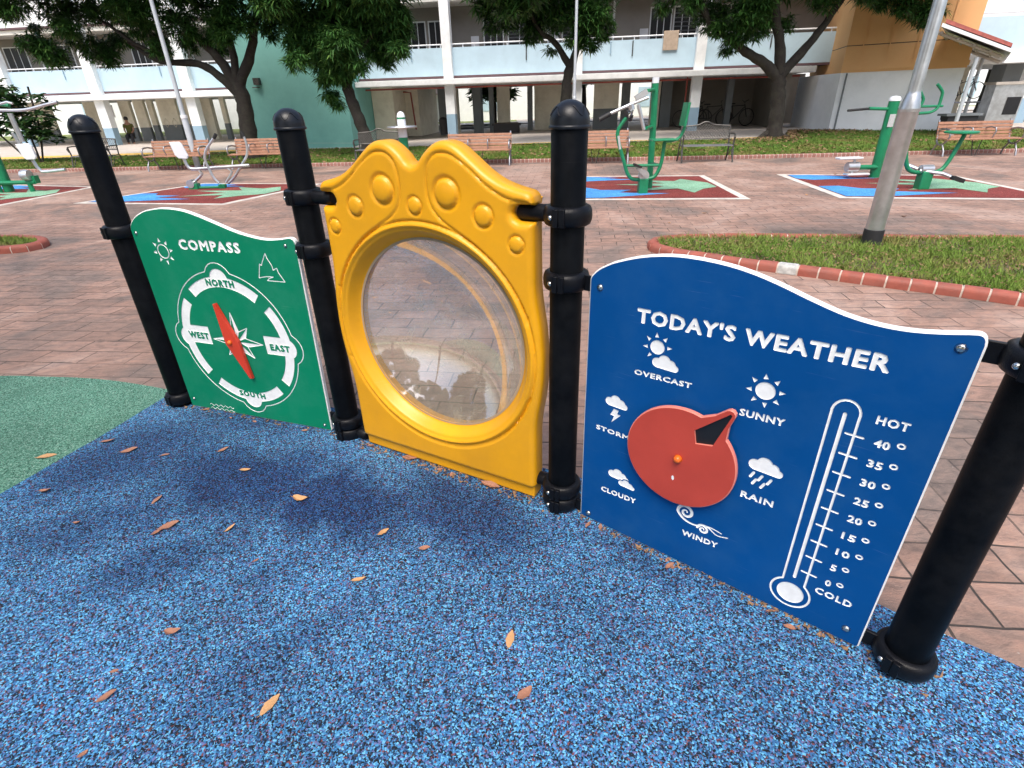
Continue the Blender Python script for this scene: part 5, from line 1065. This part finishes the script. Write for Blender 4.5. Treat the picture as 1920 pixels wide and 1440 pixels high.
# orange and white stair block on the right
stair = [bl(11.78, -.4), bl(11.86, -2.12), bl(14.9, -3.55), bl(15.2, 2.0), bl(11.9, 2.0)]
loc = lambda p: ((Vector(p)-OB)@EX, (Vector(p)-OB)@EY)
sp = [loc(p) for p in stair]
mb = MB(); mb.slab(sp, .1, 2.10); part('stair_block_base', mb, M['wall_pale'])
ce = np.mean(np.array(sp), 0); su = [(12.2, -.2), sp[1], sp[2], sp[3], (12.3, 2.0)]; grow = lambda g: [tuple(ce+(np.array(p)-ce)*(1+g)) for p in su]
mb = MB(); mb.slab(grow(.012), 2.10, 2.16); mb.slab(grow(.022), 2.16, 2.30); mb.slab(grow(.008), 2.30, 2.86); mb.slab(grow(.004), 2.86, 2.885, 1); mb.slab(grow(.008), 2.885, TOPZ); part('stair_block_wall', mb, [M['wall_orange'], M['frame']])
mb = MB(); p0, p1 = np.array(sp[1]), np.array(sp[2]); q = p0+(p1-p0)*.05; mb.ab((q[0]-.02, q[1]-.06, .2), (q[0]+.02, q[1]-.02, 2.08)); part('groove', mb, M['wall_grey'])
pa_, pb_ = np.array(su[1]), np.array(su[2]); fa = math.atan2(pb_[1]-pa_[1], pb_[0]-pa_[0]); fn = np.array([math.sin(fa), -math.cos(fa)])
for k in (.14, .36, .58, .80):
    q = pa_+(pb_-pa_)*k+fn*.035; mb = MB(); mb.box((q[0], q[1], 6.6), (.03, .02, 8.4), fa); part('panel_seam', mb, M['wall_orange'])
# right wing of the block beyond the stairs
mb = MB(); mb.ab((15.2, .5, 2.62), (30, .65, 3.75)); part('parapet', mb, M['wall_blue'])
mb = MB(); mb.tube([(14.6, .5, 3.87), (30, .5, 3.87)], .03, 8); part('handrail', mb, M['rail'])
mb = MB(); mb.ab((14.6, .0, 2.30), (30, 8, 2.60)); part('ledge', mb, M['wall_white'])
mb = MB(); mb.ab((14.6, 2.0, 2.6), (30, 2.2, 6.0)); part('wall', mb, M['wall_white'])
wall(14.7, 15.4, 3.2, 3.4); wall(17.1, 18.9, 3.2, 3.4); wall(19.0, 20.2, 1.2, 2.0, 'wall_grey', dado=.9); wall(16.0, 16.5, 5.2, 5.4, 'wall_white')
for u in (15.9, 19.4, 24): column(u, .3, .4)
mb = MB(); mb.slab([(-34, 0+2.9), (-10.2, 2.9), (-10.2, 12), (-34, 12)], TOPZ, TOPZ+.3); mb.slab([(-10.3, -1.5), (14.7, -1.5), (14.7, 12), (-10.3, 12)], TOPZ, TOPZ+.3); part('roof', mb, M['ceiling'])
t = tag(MB().box((0, 0, 0), (.55, .03, .62)).build('towel', M['towel'], bevel=.01), 'beige towel hanging over the handrail of the blue parapet', 'towel'); p = bl(6.38, -.06, 3.40); t.location = p; t.rotation_euler = (0, 0, TH)
# ---------------------------------------------------------------- things under and behind the block
def wbox(name, label, cat, pos, parts, rz=TH, group=None):
    t = thing(name, label, cat, pos, rz, group)
    for nm, fn, mt in parts: m = MB(); fn(m); m.build(nm, M[mt], t, smooth=40)
    return t
wbox('planter_box', 'long dark planter box standing in the open ground floor', 'planter', bl(-.1, 1.5, .33), [('box', lambda m: (m.ab((-.55, -.2, 0), (.55, .2, .32)), m.ab((-.62, -.24, .30), (.62, .24, .38))), 'bin'), ('soil', lambda m: m.ab((-.5, -.16, .38), (.5, .16, .41)), 'soil')])
wbox('rubbish_bin', 'small dark bin beside the leftmost white column of the centre block', 'bin', bl(-2.85, 1.2, .33), [('body', lambda m: m.lathe([(.16, 0), (.19, .55), (.2, .57)], n=14), 'bin'), ('lid', lambda m: m.lathe([(.2, .57), (.15, .66), (.03, .7)], n=14), 'bin')])
def bicycle(label, loc, rz, group=None):
    t = thing('bicycle', label, 'bicycle', loc, rz, group)
    for x in (-.52, .52):
        m = MB(); ring = [(x+.33*math.cos(2*PI*k/28), 0, .34+.33*math.sin(2*PI*k/28)) for k in range(29)]; m.tube(ring, .02, 6, cap=False); w_ = m.build('wheel', M['grip'], t, smooth=60)
        m = MB()
        for k in range(9): a = 2*PI*k/9; m.tube([(x, 0, .34), (x+.32*math.cos(a), 0, .34+.32*math.sin(a))], .004, 4)
        m.build('spokes', M['steel'], w_)
    m = MB()
    for a, b in (((-.52, .34), (-.08, .30)), ((-.08, .30), (-.2, .82)), ((-.2, .78), (.38, .80)), ((-.08, .30), (.38, .74)), ((.36, .86), (.52, .34)), ((-.52, .34), (-.2, .78))): m.tube([(a[0], 0, a[1]), (b[0], 0, b[1])], .018, 6)
    m.build('frame', M['bin'], t)
    m = MB(); m.box((-.22, 0, .87), (.26, .12, .05)); m.build('saddle', M['grip'], t, bevel=.015)
    m = MB(); m.tube([(.36, -.27, 1.0), (.34, -.1, .95), (.36, 0, .9), (.34, .1, .95), (.36, .27, 1.0)], .016, 6); m.build('handlebar', M['bin'], t)
    return t
for i, (u, lb) in enumerate(((7.95, 'dark bicycle parked right beside the third white column'), (8.75, 'dark bicycle parked in the shade in the middle of the dark bay'), (9.75, 'dark bicycle parked behind the trunk of the big tree'))):
    bicycle(lb, bl(u, 2.6, .34), TH+R((8, -10, 14)[i]), 'bicycles parked in the dark bay')
b_ = bicycle('black mountain bike standing up on the low wall under the shelter', (15.05, 19.6, 1.15), R(-8)); b_.scale = (.72, .72, .72); b_.rotation_euler = (0, R(-12), R(-8))
wbox('counter', 'dark low wall and counter under the shelter roof', 'counter', (14.0, 19.6, .3), [('top', lambda m: m.ab((-.4, -.1, 1.06), (.4, .3, 1.12)), 'frame'), ('body', lambda m: m.ab((-.35, -.05, 0), (.35, .25, 1.06)), 'bin')])
wbox('low_wall', 'low dark wall under the black mountain bike', 'wall', (15.3, 19.75, .3), [('body', lambda m: m.ab((-.6, -.1, 0), (.5, .15, .45)), 'bin'), ('bar', lambda m: (m.tube([(-.6, 0, .82), (.5, 0, .82)], .03, 6), m.tube([(-.5, 0, .4), (-.5, 0, .82)], .03, 6), m.tube([(.45, 0, .4), (.45, 0, .82)], .03, 6)), 'cast')])
wbox('cabinet', 'grey metal cabinet with a dark opening at the right under the shelter', 'cabinet', (16.05, 19.2, .3), [('body', lambda m: m.ab((-.45, -.2, 0), (.45, .3, 1.3)), 'galv'), ('lid', lambda m: m.ab((-.5, -.25, 1.30), (.5, .33, 1.38)), 'concrete'), ('opening', lambda m: m.ab((0, -.22, .45), (.4, -.19, .95)), 'dark')])
wbox('bench_table', 'dark low table standing under the shelter beside the stair block', 'table', (13.9, 18.0, .3), [('top', lambda m: m.ab((-.5, -.25, .50), (.5, .25, .56)), 'wall_grey'), ('leg', lambda m: (m.ab((-.42, -.2, 0), (.42, .2, .50))), 'bin')])
# shelter of the covered walkway
t = thing('covered_walkway', 'walkway shelter with a sloping red tiled roof and white columns', 'shelter', (13.0, 17.0, .3))
roofp = [(11.70, 2.98), (13.75, 2.36)]
m = MB(); m.add([(p[0]-13, y-17, p[1]-.3+dz) for dz in (.07, .16) for y in (16.9, 22.0) for p in ((11.85+(y-16.9)*.8, 3.02), (13.86+(y-16.9)*.8, 2.42))], [(0, 1, 3, 2), (4, 6, 7, 5), (0, 4, 5, 1), (2, 3, 7, 6), (0, 2, 6, 4), (1, 5, 7, 3)]); m.build('roof_tiles', M['red_tile'], t)
m = MB(); m.add([(p[0]-13, y-17, p[1]-.3+dz) for dz in (-.02, .065) for y in (16.8, 22.0) for p in ((11.78+(y-16.9)*.8, 3.02), (13.9+(y-16.9)*.8, 2.38))], [(0, 1, 3, 2), (4, 6, 7, 5), (0, 4, 5, 1), (2, 3, 7, 6), (0, 2, 6, 4), (1, 5, 7, 3)]); m.build('fascia', M['rail'], t)
m = MB()
m.add([(p[0]-13+(y-16.9)*.8, y-17, p[1]-.3) for y in (16.95, 22.0) for p in ((11.85, 2.93), (13.8, 2.30))], [(0, 1, 3, 2)])
m.build('soffit', M['ceiling'], t)
m = MB()
for x0 in (.0, .5, 1.0, 1.5): m.tube([(11.9+x0-13, 0, 2.58-x0*.31), (11.9+x0-13+4, 5, 2.58-x0*.31)], .035, 6)
m.tube([(11.75-13, .1, 2.62), (13.8-13, .1, 1.99)], .04, 6); m.tube([(11.75-10.8, 2.8, 2.58), (13.8-10.8, 2.8, 1.95)], .05, 6); m.build('rafters', M['concrete'], t)
for x, y in ((13.12, 17.05), (15.9, 20.4)):
    m = MB(); m.tube([(x-13, y-17, -.1), (x-13, y-17, 1.98 if y < 18 else 2.1)], .055, 10); m.build('column', M['pole_white'], t, smooth=40)
# person seated in the open ground floor on the left
def skin_person(verts, edges, radii, name, mat, parent, sub=2):
    me = bpy.data.meshes.new(name); me.from_pydata(verts, edges, []); o = bpy.data.objects.new(name, me); C.objects.link(o); o.parent = parent; me.materials.append(mat)
    m = o.modifiers.new('skin', 'SKIN'); me.skin_vertices.new() if not me.skin_vertices else None
    for sv, r_ in zip(me.skin_vertices[0].data, radii): sv.radius = (r_, r_)
    me.skin_vertices[0].data[0].use_root = True
    s_ = o.modifiers.new('sub', 'SUBSURF'); s_.levels = sub; s_.render_levels = sub; return o
per = thing('person', 'seated person in olive shirt and dark trousers in the open ground floor at left', 'person', bl(-20.25, 3.9, .02), R(200))
bv = [(0, 0, .50), (0, 0, .75), (0, -.02, .98), (0, -.02, 1.10), (0, .01, 1.20), (0, .02, 1.28), (-.17, -.02, .98), (-.21, .05, .72), (-.12, .26, .60), (.17, -.02, .98), (.21, .05, .72), (.12, .26, .60), (-.10, 0, .48), (-.12, .40, .48), (-.12, .42, .08), (-.12, .54, .04), (.10, 0, .48), (.12, .40, .48), (.12, .42, .08), (.12, .54, .04)]
be = [(0, 1), (1, 2), (2, 3), (3, 4), (4, 5), (2, 6), (6, 7), (7, 8), (2, 9), (9, 10), (10, 11), (0, 12), (12, 13), (13, 14), (14, 15), (0, 16), (16, 17), (17, 18), (18, 19)]
br_ = [.13, .12, .13, .05, .085, .07, .055, .042, .03, .055, .042, .03, .085, .065, .04, .035, .085, .065, .04, .035]
skin_person(bv, be, br_, 'body', M['skin'], per)
skin_person([bv[0], bv[1], bv[2], bv[6], (-.2, .02, .83), bv[9], (.2, .02, .83)], [(0, 1), (1, 2), (2, 3), (3, 4), (2, 5), (5, 6)], [.15, .14, .15, .075, .06, .075, .06], 'shirt', M['shirt'], per)
skin_person([bv[0], bv[12], bv[13], (-.12, .42, .14), bv[16], bv[17], (.12, .42, .14)], [(0, 1), (1, 2), (2, 3), (0, 4), (4, 5), (5, 6)], [.145, .1, .08, .055, .1, .08, .055], 'trousers', M['trousers'], per)
m = MB(); m.lathe([(.09, 1.20), (.105, 1.26), (.09, 1.33), (.03, 1.37)], (0, -.01, 0), 14); m.build('hair', M['hair'], per, smooth=60)
wbox('stool', 'round dark stool under the seated person', 'stool', bl(-20.25, 3.9, .02), [('seat', lambda m: m.lathe([(.2, .33), (.2, .38)], n=16), 'bin'), ('leg', lambda m: m.lathe([(.12, 0), (.06, .05), (.06, .33)], n=12), 'bin')])
# ---------------------------------------------------------------- beyond the block
mb = MB()
far = thing('far_building', 'pale building with a red tiled canopy seen through the open ground floor', 'building', (-2, 48, 0))
m = MB(); m.ab((-50, 0, -.1), (46, 8, 12)); m.build('wall', M['far_white'], far)
m = MB(); m.add([(-9, -3.2, 2.3), (-3, -3.2, 2.3), (-3, 0, 3.5), (-9, 0, 3.5)], [(0, 1, 2, 3)]); m.add([(-9, -3.2, 2.2), (-3, -3.2, 2.2), (-3, 0, 2.2), (-9, 0, 2.2)], [(3, 2, 1, 0)]); m.build('canopy', M['red_tile'], far, recalc=False)
for k in range(14):
    m = MB(); x = -44+k*6.3; m.ab((x, -.03, .9), (x+1.8, .02, 2.3)); m.build('window', M['wall_blue'], far)
mb = MB(); mb.add([(-60, 39, .13), (-7, 39, .13), (-7, 33.5, .34), (9, 32.5, .34), (60, 30, .34), (60, 60, .34), (-60, 60, .13)], [(0, 1, 2, 3, 4, 5, 6)]); structure(mb.build('far_lawn', M['far_grass']))
mb = MB(); mb.add([(-7, 36, .33), (60, 35, .33), (60, 38.5, .33), (-7, 39, .33)], [(0, 1, 2, 3)]); 
mb.v = [(x, y, z+.05) for x, y, z in mb.v]; structure(mb.build('footpath', M['pad_white']))
# ---------------------------------------------------------------- trees
def leaves(cl, dens, ll, wd, droop=.55, nl=10):
    """rosettes of long drooping leaves scattered through clumps"""
    Vs = []
    for (cx, cy, cz, r) in cl:
        n = max(6, int(dens*r*r)); d = np.random.normal(size=(n, 3)); d /= np.linalg.norm(d, axis=1)[:, None]; rr = r*(.35+.75*np.random.rand(n)**.6)
        p = d*rr[:, None]*np.array([1.0, .95, .78])+np.array([cx, cy, cz])
        p = np.repeat(p, nl, 0); m = len(p); az = np.random.rand(m)*2*PI; el = R(35)-np.random.rand(m)*R(105)*droop*1.3
        L_ = ll*(.6+.7*np.random.rand(m)); dirv = np.stack([np.cos(az)*np.cos(el), np.sin(az)*np.cos(el), np.sin(el)], 1)
        side = np.stack([-np.sin(az), np.cos(az), (np.random.rand(m)-.5)*.9], 1); side /= np.linalg.norm(side, axis=1)[:, None]; W_ = wd*(.7+.6*np.random.rand(m))
        mid = p+dirv*(L_*.45)[:, None]+np.array([0, 0, .02]); tip = p+dirv*L_[:, None]-np.stack([0*L_, 0*L_, L_*.16], 1)
        V = np.empty((m, 4, 3)); V[:, 0] = p; V[:, 1] = mid+side*(W_/2)[:, None]; V[:, 2] = tip; V[:, 3] = mid-side*(W_/2)[:, None]; Vs.append(V.reshape(-1, 3))
    V = np.concatenate(Vs); return V, np.arange(len(V)).reshape(-1, 4)
def tree(label, base, trunk, branches, cl, lm, upper, dens=520, ll=.24, wd=.042, y0=None, droop=.55, nl=11):
    t = thing('tree', label, 'tree', (base[0], base[1], base[2]))
    mb = MB()
    def wob(pts, rs):
        P = crom([(*p,) for p in pts], 5); n = len(P); rr = np.interp(np.linspace(0, 1, n), np.linspace(0, 1, len(rs)), rs)
        mb.tube([(p[0]-base[0]+.012*math.sin(i*2.1), p[1]-base[1]+.012*math.cos(i*1.7), p[2]-base[2]) for i, p in enumerate(P)], [float(a*(1+.06*math.sin(i*1.9+a*50))) for i, a in enumerate(rr)], 12)
    tr = [(x, base[1]+(0 if len(q) < 1 else q[0]), z) for x, z, *q in trunk]; r0 = trunk_r = branches[0]
    wob([(tr[0][0], tr[0][1], base[2]-.1)]+tr, [r0*1.5, r0*1.1, r0, r0*.9])
    for rs, pts in branches[1:]: wob([(x, base[1]+(q[0] if q else 0), z) for x, z, *q in pts], rs)
    mb.build('trunk', M['bark'], t, smooth=60)
    cl = list(cl)
    rnd = random.Random(int(base[0]*10)+500)
    allc = [(x, base[1]+rnd.uniform(-.9, .7), z, r*1.05) for x, z, r in cl]
    V = leaves(allc, dens, ll, wd, droop, nl)[0] if allc else np.zeros((0, 3))
    up = []
    for (x, y, z, rx, ry, rz, n) in upper:
        for _ in range(n):
            d = Vector((rnd.gauss(0, 1), rnd.gauss(0, 1), rnd.gauss(0, 1))).normalized()*rnd.uniform(.5, 1)**.5; up.append((x+d.x*rx, y+d.y*ry, z+d.z*rz, rnd.uniform(.6, .95)))
    V2, F2 = leaves(up, 150, ll*1.5, wd*1.7, droop)
    V = np.concatenate([V, V2])-np.array(base); F = np.arange(len(V)).reshape(-1, 4)
    npmesh('crown', V, F, M[lm], t); return t
T1 = [(-14.62, 4.4, .38), (-14.02, 4.32, .46), (-13.36, 4.37, .46), (-12.75, 4.29, .46), (-14.27, 3.93, .18), (-14.08, 3.44, .34), (-13.69, 3.23, .41), (-14.06, 3.12, .25), (-13.61, 3.01, .24), (-12.65, 3.34, .41), (-12.39, 3.16, .35), (-12.57, 3.75, .25), (-12.06, 3.6, .34), (-11.96, 4.27, .46), (-11.33, 4.25, .43), (-10.69, 4.24, .46), (-10.1, 4.09, .46), (-10.47, 3.49, .28), (-10.23, 3.21, .28), (-9.55, 3.81, .46), (-8.71, 3.92, .49), (-8.88, 3.31, .28), (-7.87, 4.04, .46), (-8.19, 3.43, .25), (-7.23, 4.02, .46), (-7.17, 3.61, .25), (-9.7, 3.33, .28), (-10.59, 3.84, .2), (-6.7, 4.25, .5), (-6.5, 3.75, .3), (-9.2, 4.45, .45), (-11.0, 3.75, .3), (-8.3, 3.8, .35), (-7.6, 3.7, .3), (-12.9, 3.8, .3), (-13.3, 3.6, .3), (-9.1, 3.5, .25)]
tree('dark spreading tree in front of the left wing and the teal wall', (-8.45, 19.5, .1), [(-8.45, .65), (-8.38, 1.39), (-8.36, 1.93), (-8.45, 2.3)],
     [.235, ([.15, .12, .09, .06], [(-8.36, 1.85), (-8.94, 2.50), (-9.52, 2.84), (-10.67, 2.95), (-11.6, 3.5, .3)]), ([.17, .12, .08], [(-8.44, 2.2), (-8.82, 2.96), (-9.25, 3.46), (-9.8, 4.2, -.3)]), ([.17, .12, .07], [(-8.40, 2.2), (-7.79, 3.08), (-7.45, 3.89), (-7.1, 4.9, .3)]), ([.15, .1, .06], [(-8.44, 2.2), (-8.33, 3.23), (-8.35, 4.5)]), ([.06, .05, .03], [(-10.46, 3.0), (-11.3, 3.44), (-12.06, 4.01), (-13.1, 4.3)])],
     T1, 'leaf_dark', [(-10.5, 19.3, 5.9, 4.4, 2.4, 1.2, 60)], dens=560)
T2 = [(-5.79, 3.87, .51), (-4.87, 3.91, .58), (-3.96, 3.88, .58), (-3.06, 3.74, .44), (-5.93, 3.22, .45), (-5.39, 2.81, .42), (-5.8, 2.71, .27), (-4.56, 3.06, .52), (-3.76, 3.17, .52), (-3.14, 3.09, .37), (-2.9, 2.91, .22), (-3.51, 2.74, .23), (-4.82, 2.46, .38), (-5.32, 2.33, .27), (-4.16, 2.58, .27), (-5.28, 1.86, .23), (-5.11, 1.57, .14), (-2.95, 3.41, .32), (-6.2, 4.2, .45), (-5.2, 3.4, .45), (-4.1, 3.45, .45), (-3.4, 4.2, .45)]
tree('lush tree with hanging bright green leaves in front of the teal wall corner', (-4.30, 18.5, .2), [(-4.36, .6), (-4.51, 1.23), (-4.67, 1.82), (-4.73, 2.25)],
     [.17, ([.15, .12, .07], [(-4.72, 2.1), (-4.6, 2.79), (-4.64, 3.45), (-4.38, 4.5)]), ([.08, .05], [(-4.65, 2.5), (-5.4, 3.1)]), ([.08, .05], [(-4.6, 2.7), (-3.7, 3.4)])],
     T2, 'leaf_lush', [(-4.5, 18.6, 5.2, 1.9, 1.7, 1.0, 22)], dens=560, ll=.27, wd=.046, droop=.6, nl=14)
T3 = [(-.3, 3.98, .42), (.33, 3.9, .45), (.96, 3.82, .52), (1.75, 3.74, .53), (2.54, 3.59, .5), (2.95, 3.38, .36), (.95, 3.36, .33), (.16, 3.62, .27), (2.24, 3.13, .34), (2.65, 2.98, .23), (1.47, 2.86, .14), (-.32, 3.53, .18), (2.37, 3.98, .45)]
tree('slim tree behind the tall centre post with a dark crown over the blue parapet', (2.02, 19.0, .3), [(2.01, .5), (1.95, 1.35), (2.0, 2.09), (2.10, 2.5)],
     [.155, ([.13, .09, .06], [(2.10, 2.4), (2.39, 3.33), (2.5, 4.4)]), ([.11, .07, .04], [(2.06, 2.45), (1.6, 3.08), (1.11, 3.42), (.8, 4.1)])],
     T3, 'leaf_dark', [(1.4, 19.0, 5.0, 2.0, 1.6, .9, 22)], dens=600)
T4 = [(6.21, 3.58, .44), (6.99, 3.56, .52), (7.76, 3.61, .47), (6.9, 3.15, .39), (6.84, 2.8, .23), (7.45, 3.19, .33), (8.4, 3.33, .22), (6.34, 3.21, .27), (9.1, 3.82, .32), (10.17, 3.84, .23), (11.59, 3.73, .38), (12.11, 3.46, .3), (12.54, 3.65, .38), (12.36, 3.27, .18), (11.11, 3.78, .23), (5.4, 3.88, .32), (4.7, 3.9, .23)]
tree('big forked dark tree on the lawn in front of the dark bay', (8.60, 18.6, .28), [(8.57, .49), (8.54, 1.18), (8.45, 1.76), (8.41, 2.1)],
     [.205, ([.17, .13, .10, .08], [(8.38, 1.95), (7.9, 2.35), (7.4, 2.60), (6.77, 2.98), (6.07, 3.46), (5.5, 4.4)]), ([.17, .13, .09], [(8.44, 2.0), (8.25, 2.87), (8.0, 3.54), (7.8, 4.6)]), ([.16, .11, .08], [(8.46, 2.05), (9.05, 2.72), (9.52, 3.37), (10.1, 4.4)]), ([.14, .02], [(8.45, .45), (8.0, .30, -.1)]), ([.10, .02], [(8.65, .4), (9.1, .3, -.1)])],
     T4, 'leaf_dark', [(8.8, 18.7, 5.1, 4.4, 2.0, .9, 44)], dens=560)
for i, (bx, by, zc, rx, lb) in enumerate(((-10.9, 1.0, 4.9, 3.6, 'leafy tree added left of the viewer, mirrored at the right side of the bubble window'), (-1.6, -9.6, 5.0, 4.2, 'leafy tree added behind the viewer, mirrored at the left side of the bubble window'), (-8.6, -6.4, 9.2, 4.6, 'tall tree added behind the viewer whose crown is mirrored low in the bubble window'))):  # unseen trees, added to shape what the bubble window reflects
    tree(lb, (bx, by, 0), [(bx, .8), (bx+.1, 2.2)], [.2, ([.15, .06], [(bx+.1, 2.1), (bx-.1, zc)])], [], 'leaf_dark', [(bx, by, zc, rx, rx, 2.2 if i == 2 else 3.4, 90)])
# broad-leaved shrub at the left edge
t = thing('shrub', 'dark broad leaved shrub at the left edge in front of the left wing', 'shrub', (-16.3, 20.4, .1))
mb = MB()
for dx, dy in ((0, 0), (-.5, .2), (.5, -.1), (-1.1, 0)): mb.tube([(dx*.3, dy, 0), (dx, dy, 1.0), (dx*1.3, dy, 2.3)], .03, 6)
mb.build('stem', M['bark'], t)
cl = [(-16.9, 20.4, 2.45, .35), (-16.3, 20.3, 1.9, .5), (-16.9, 20.5, 1.6, .5), (-15.6, 20.3, 1.45, .42), (-15.3, 20.3, 1.9, .28), (-16.2, 20.3, 1.1, .5), (-15.6, 20.3, .9, .32), (-17.3, 20.5, 2.0, .4), (-17.4, 20.4, 1.2, .4), (-16.5, 20.4, 2.1, .4)]
V, F = leaves(cl, 150, .26, .12, .4, 7); npmesh('crown', V-np.array([-16.3, 20.4, .1]), F, M['leaf_shrub'], t)
# trees beyond the open ground floor
for i, (x, y, s) in enumerate(((-24, 43, 1.2), (-14, 42, 1.1), (-.5, 31.5, .6), (4.5, 34, .9), (12, 42, 1.3), (20, 38, 1.1), (24, 30, 1.0))):
    lb = ('tree beyond the left wing', 'tree behind the teal block', 'thin trunked tree seen through the centre of the open ground floor', 'tree seen through the ground floor right of the tall post', 'tree beyond the dark bay', 'tree beyond the shelter', 'tree at the far right beyond the shelter')[i]
    t = thing('tree', lb, 'tree', (x, y, .2), 0, 'trees beyond the block'); m = MB(); m.tube([(0, 0, -.1), (.05, 0, 1.2), (0, .05, 3.0*s)], [.2*s, .15*s, .09*s], 8); m.build('trunk', M['bark'], t, smooth=60)
    c4 = [(random.uniform(-1.6, 1.6)*s, random.uniform(-1.6, 1.6)*s, random.uniform(2.6, 5)*s, .7*s) for _ in range(14)]; V, F = leaves(c4, 110, .4, .12, .4, 7); npmesh('crown', V, F, M['leaf_lush'], t)
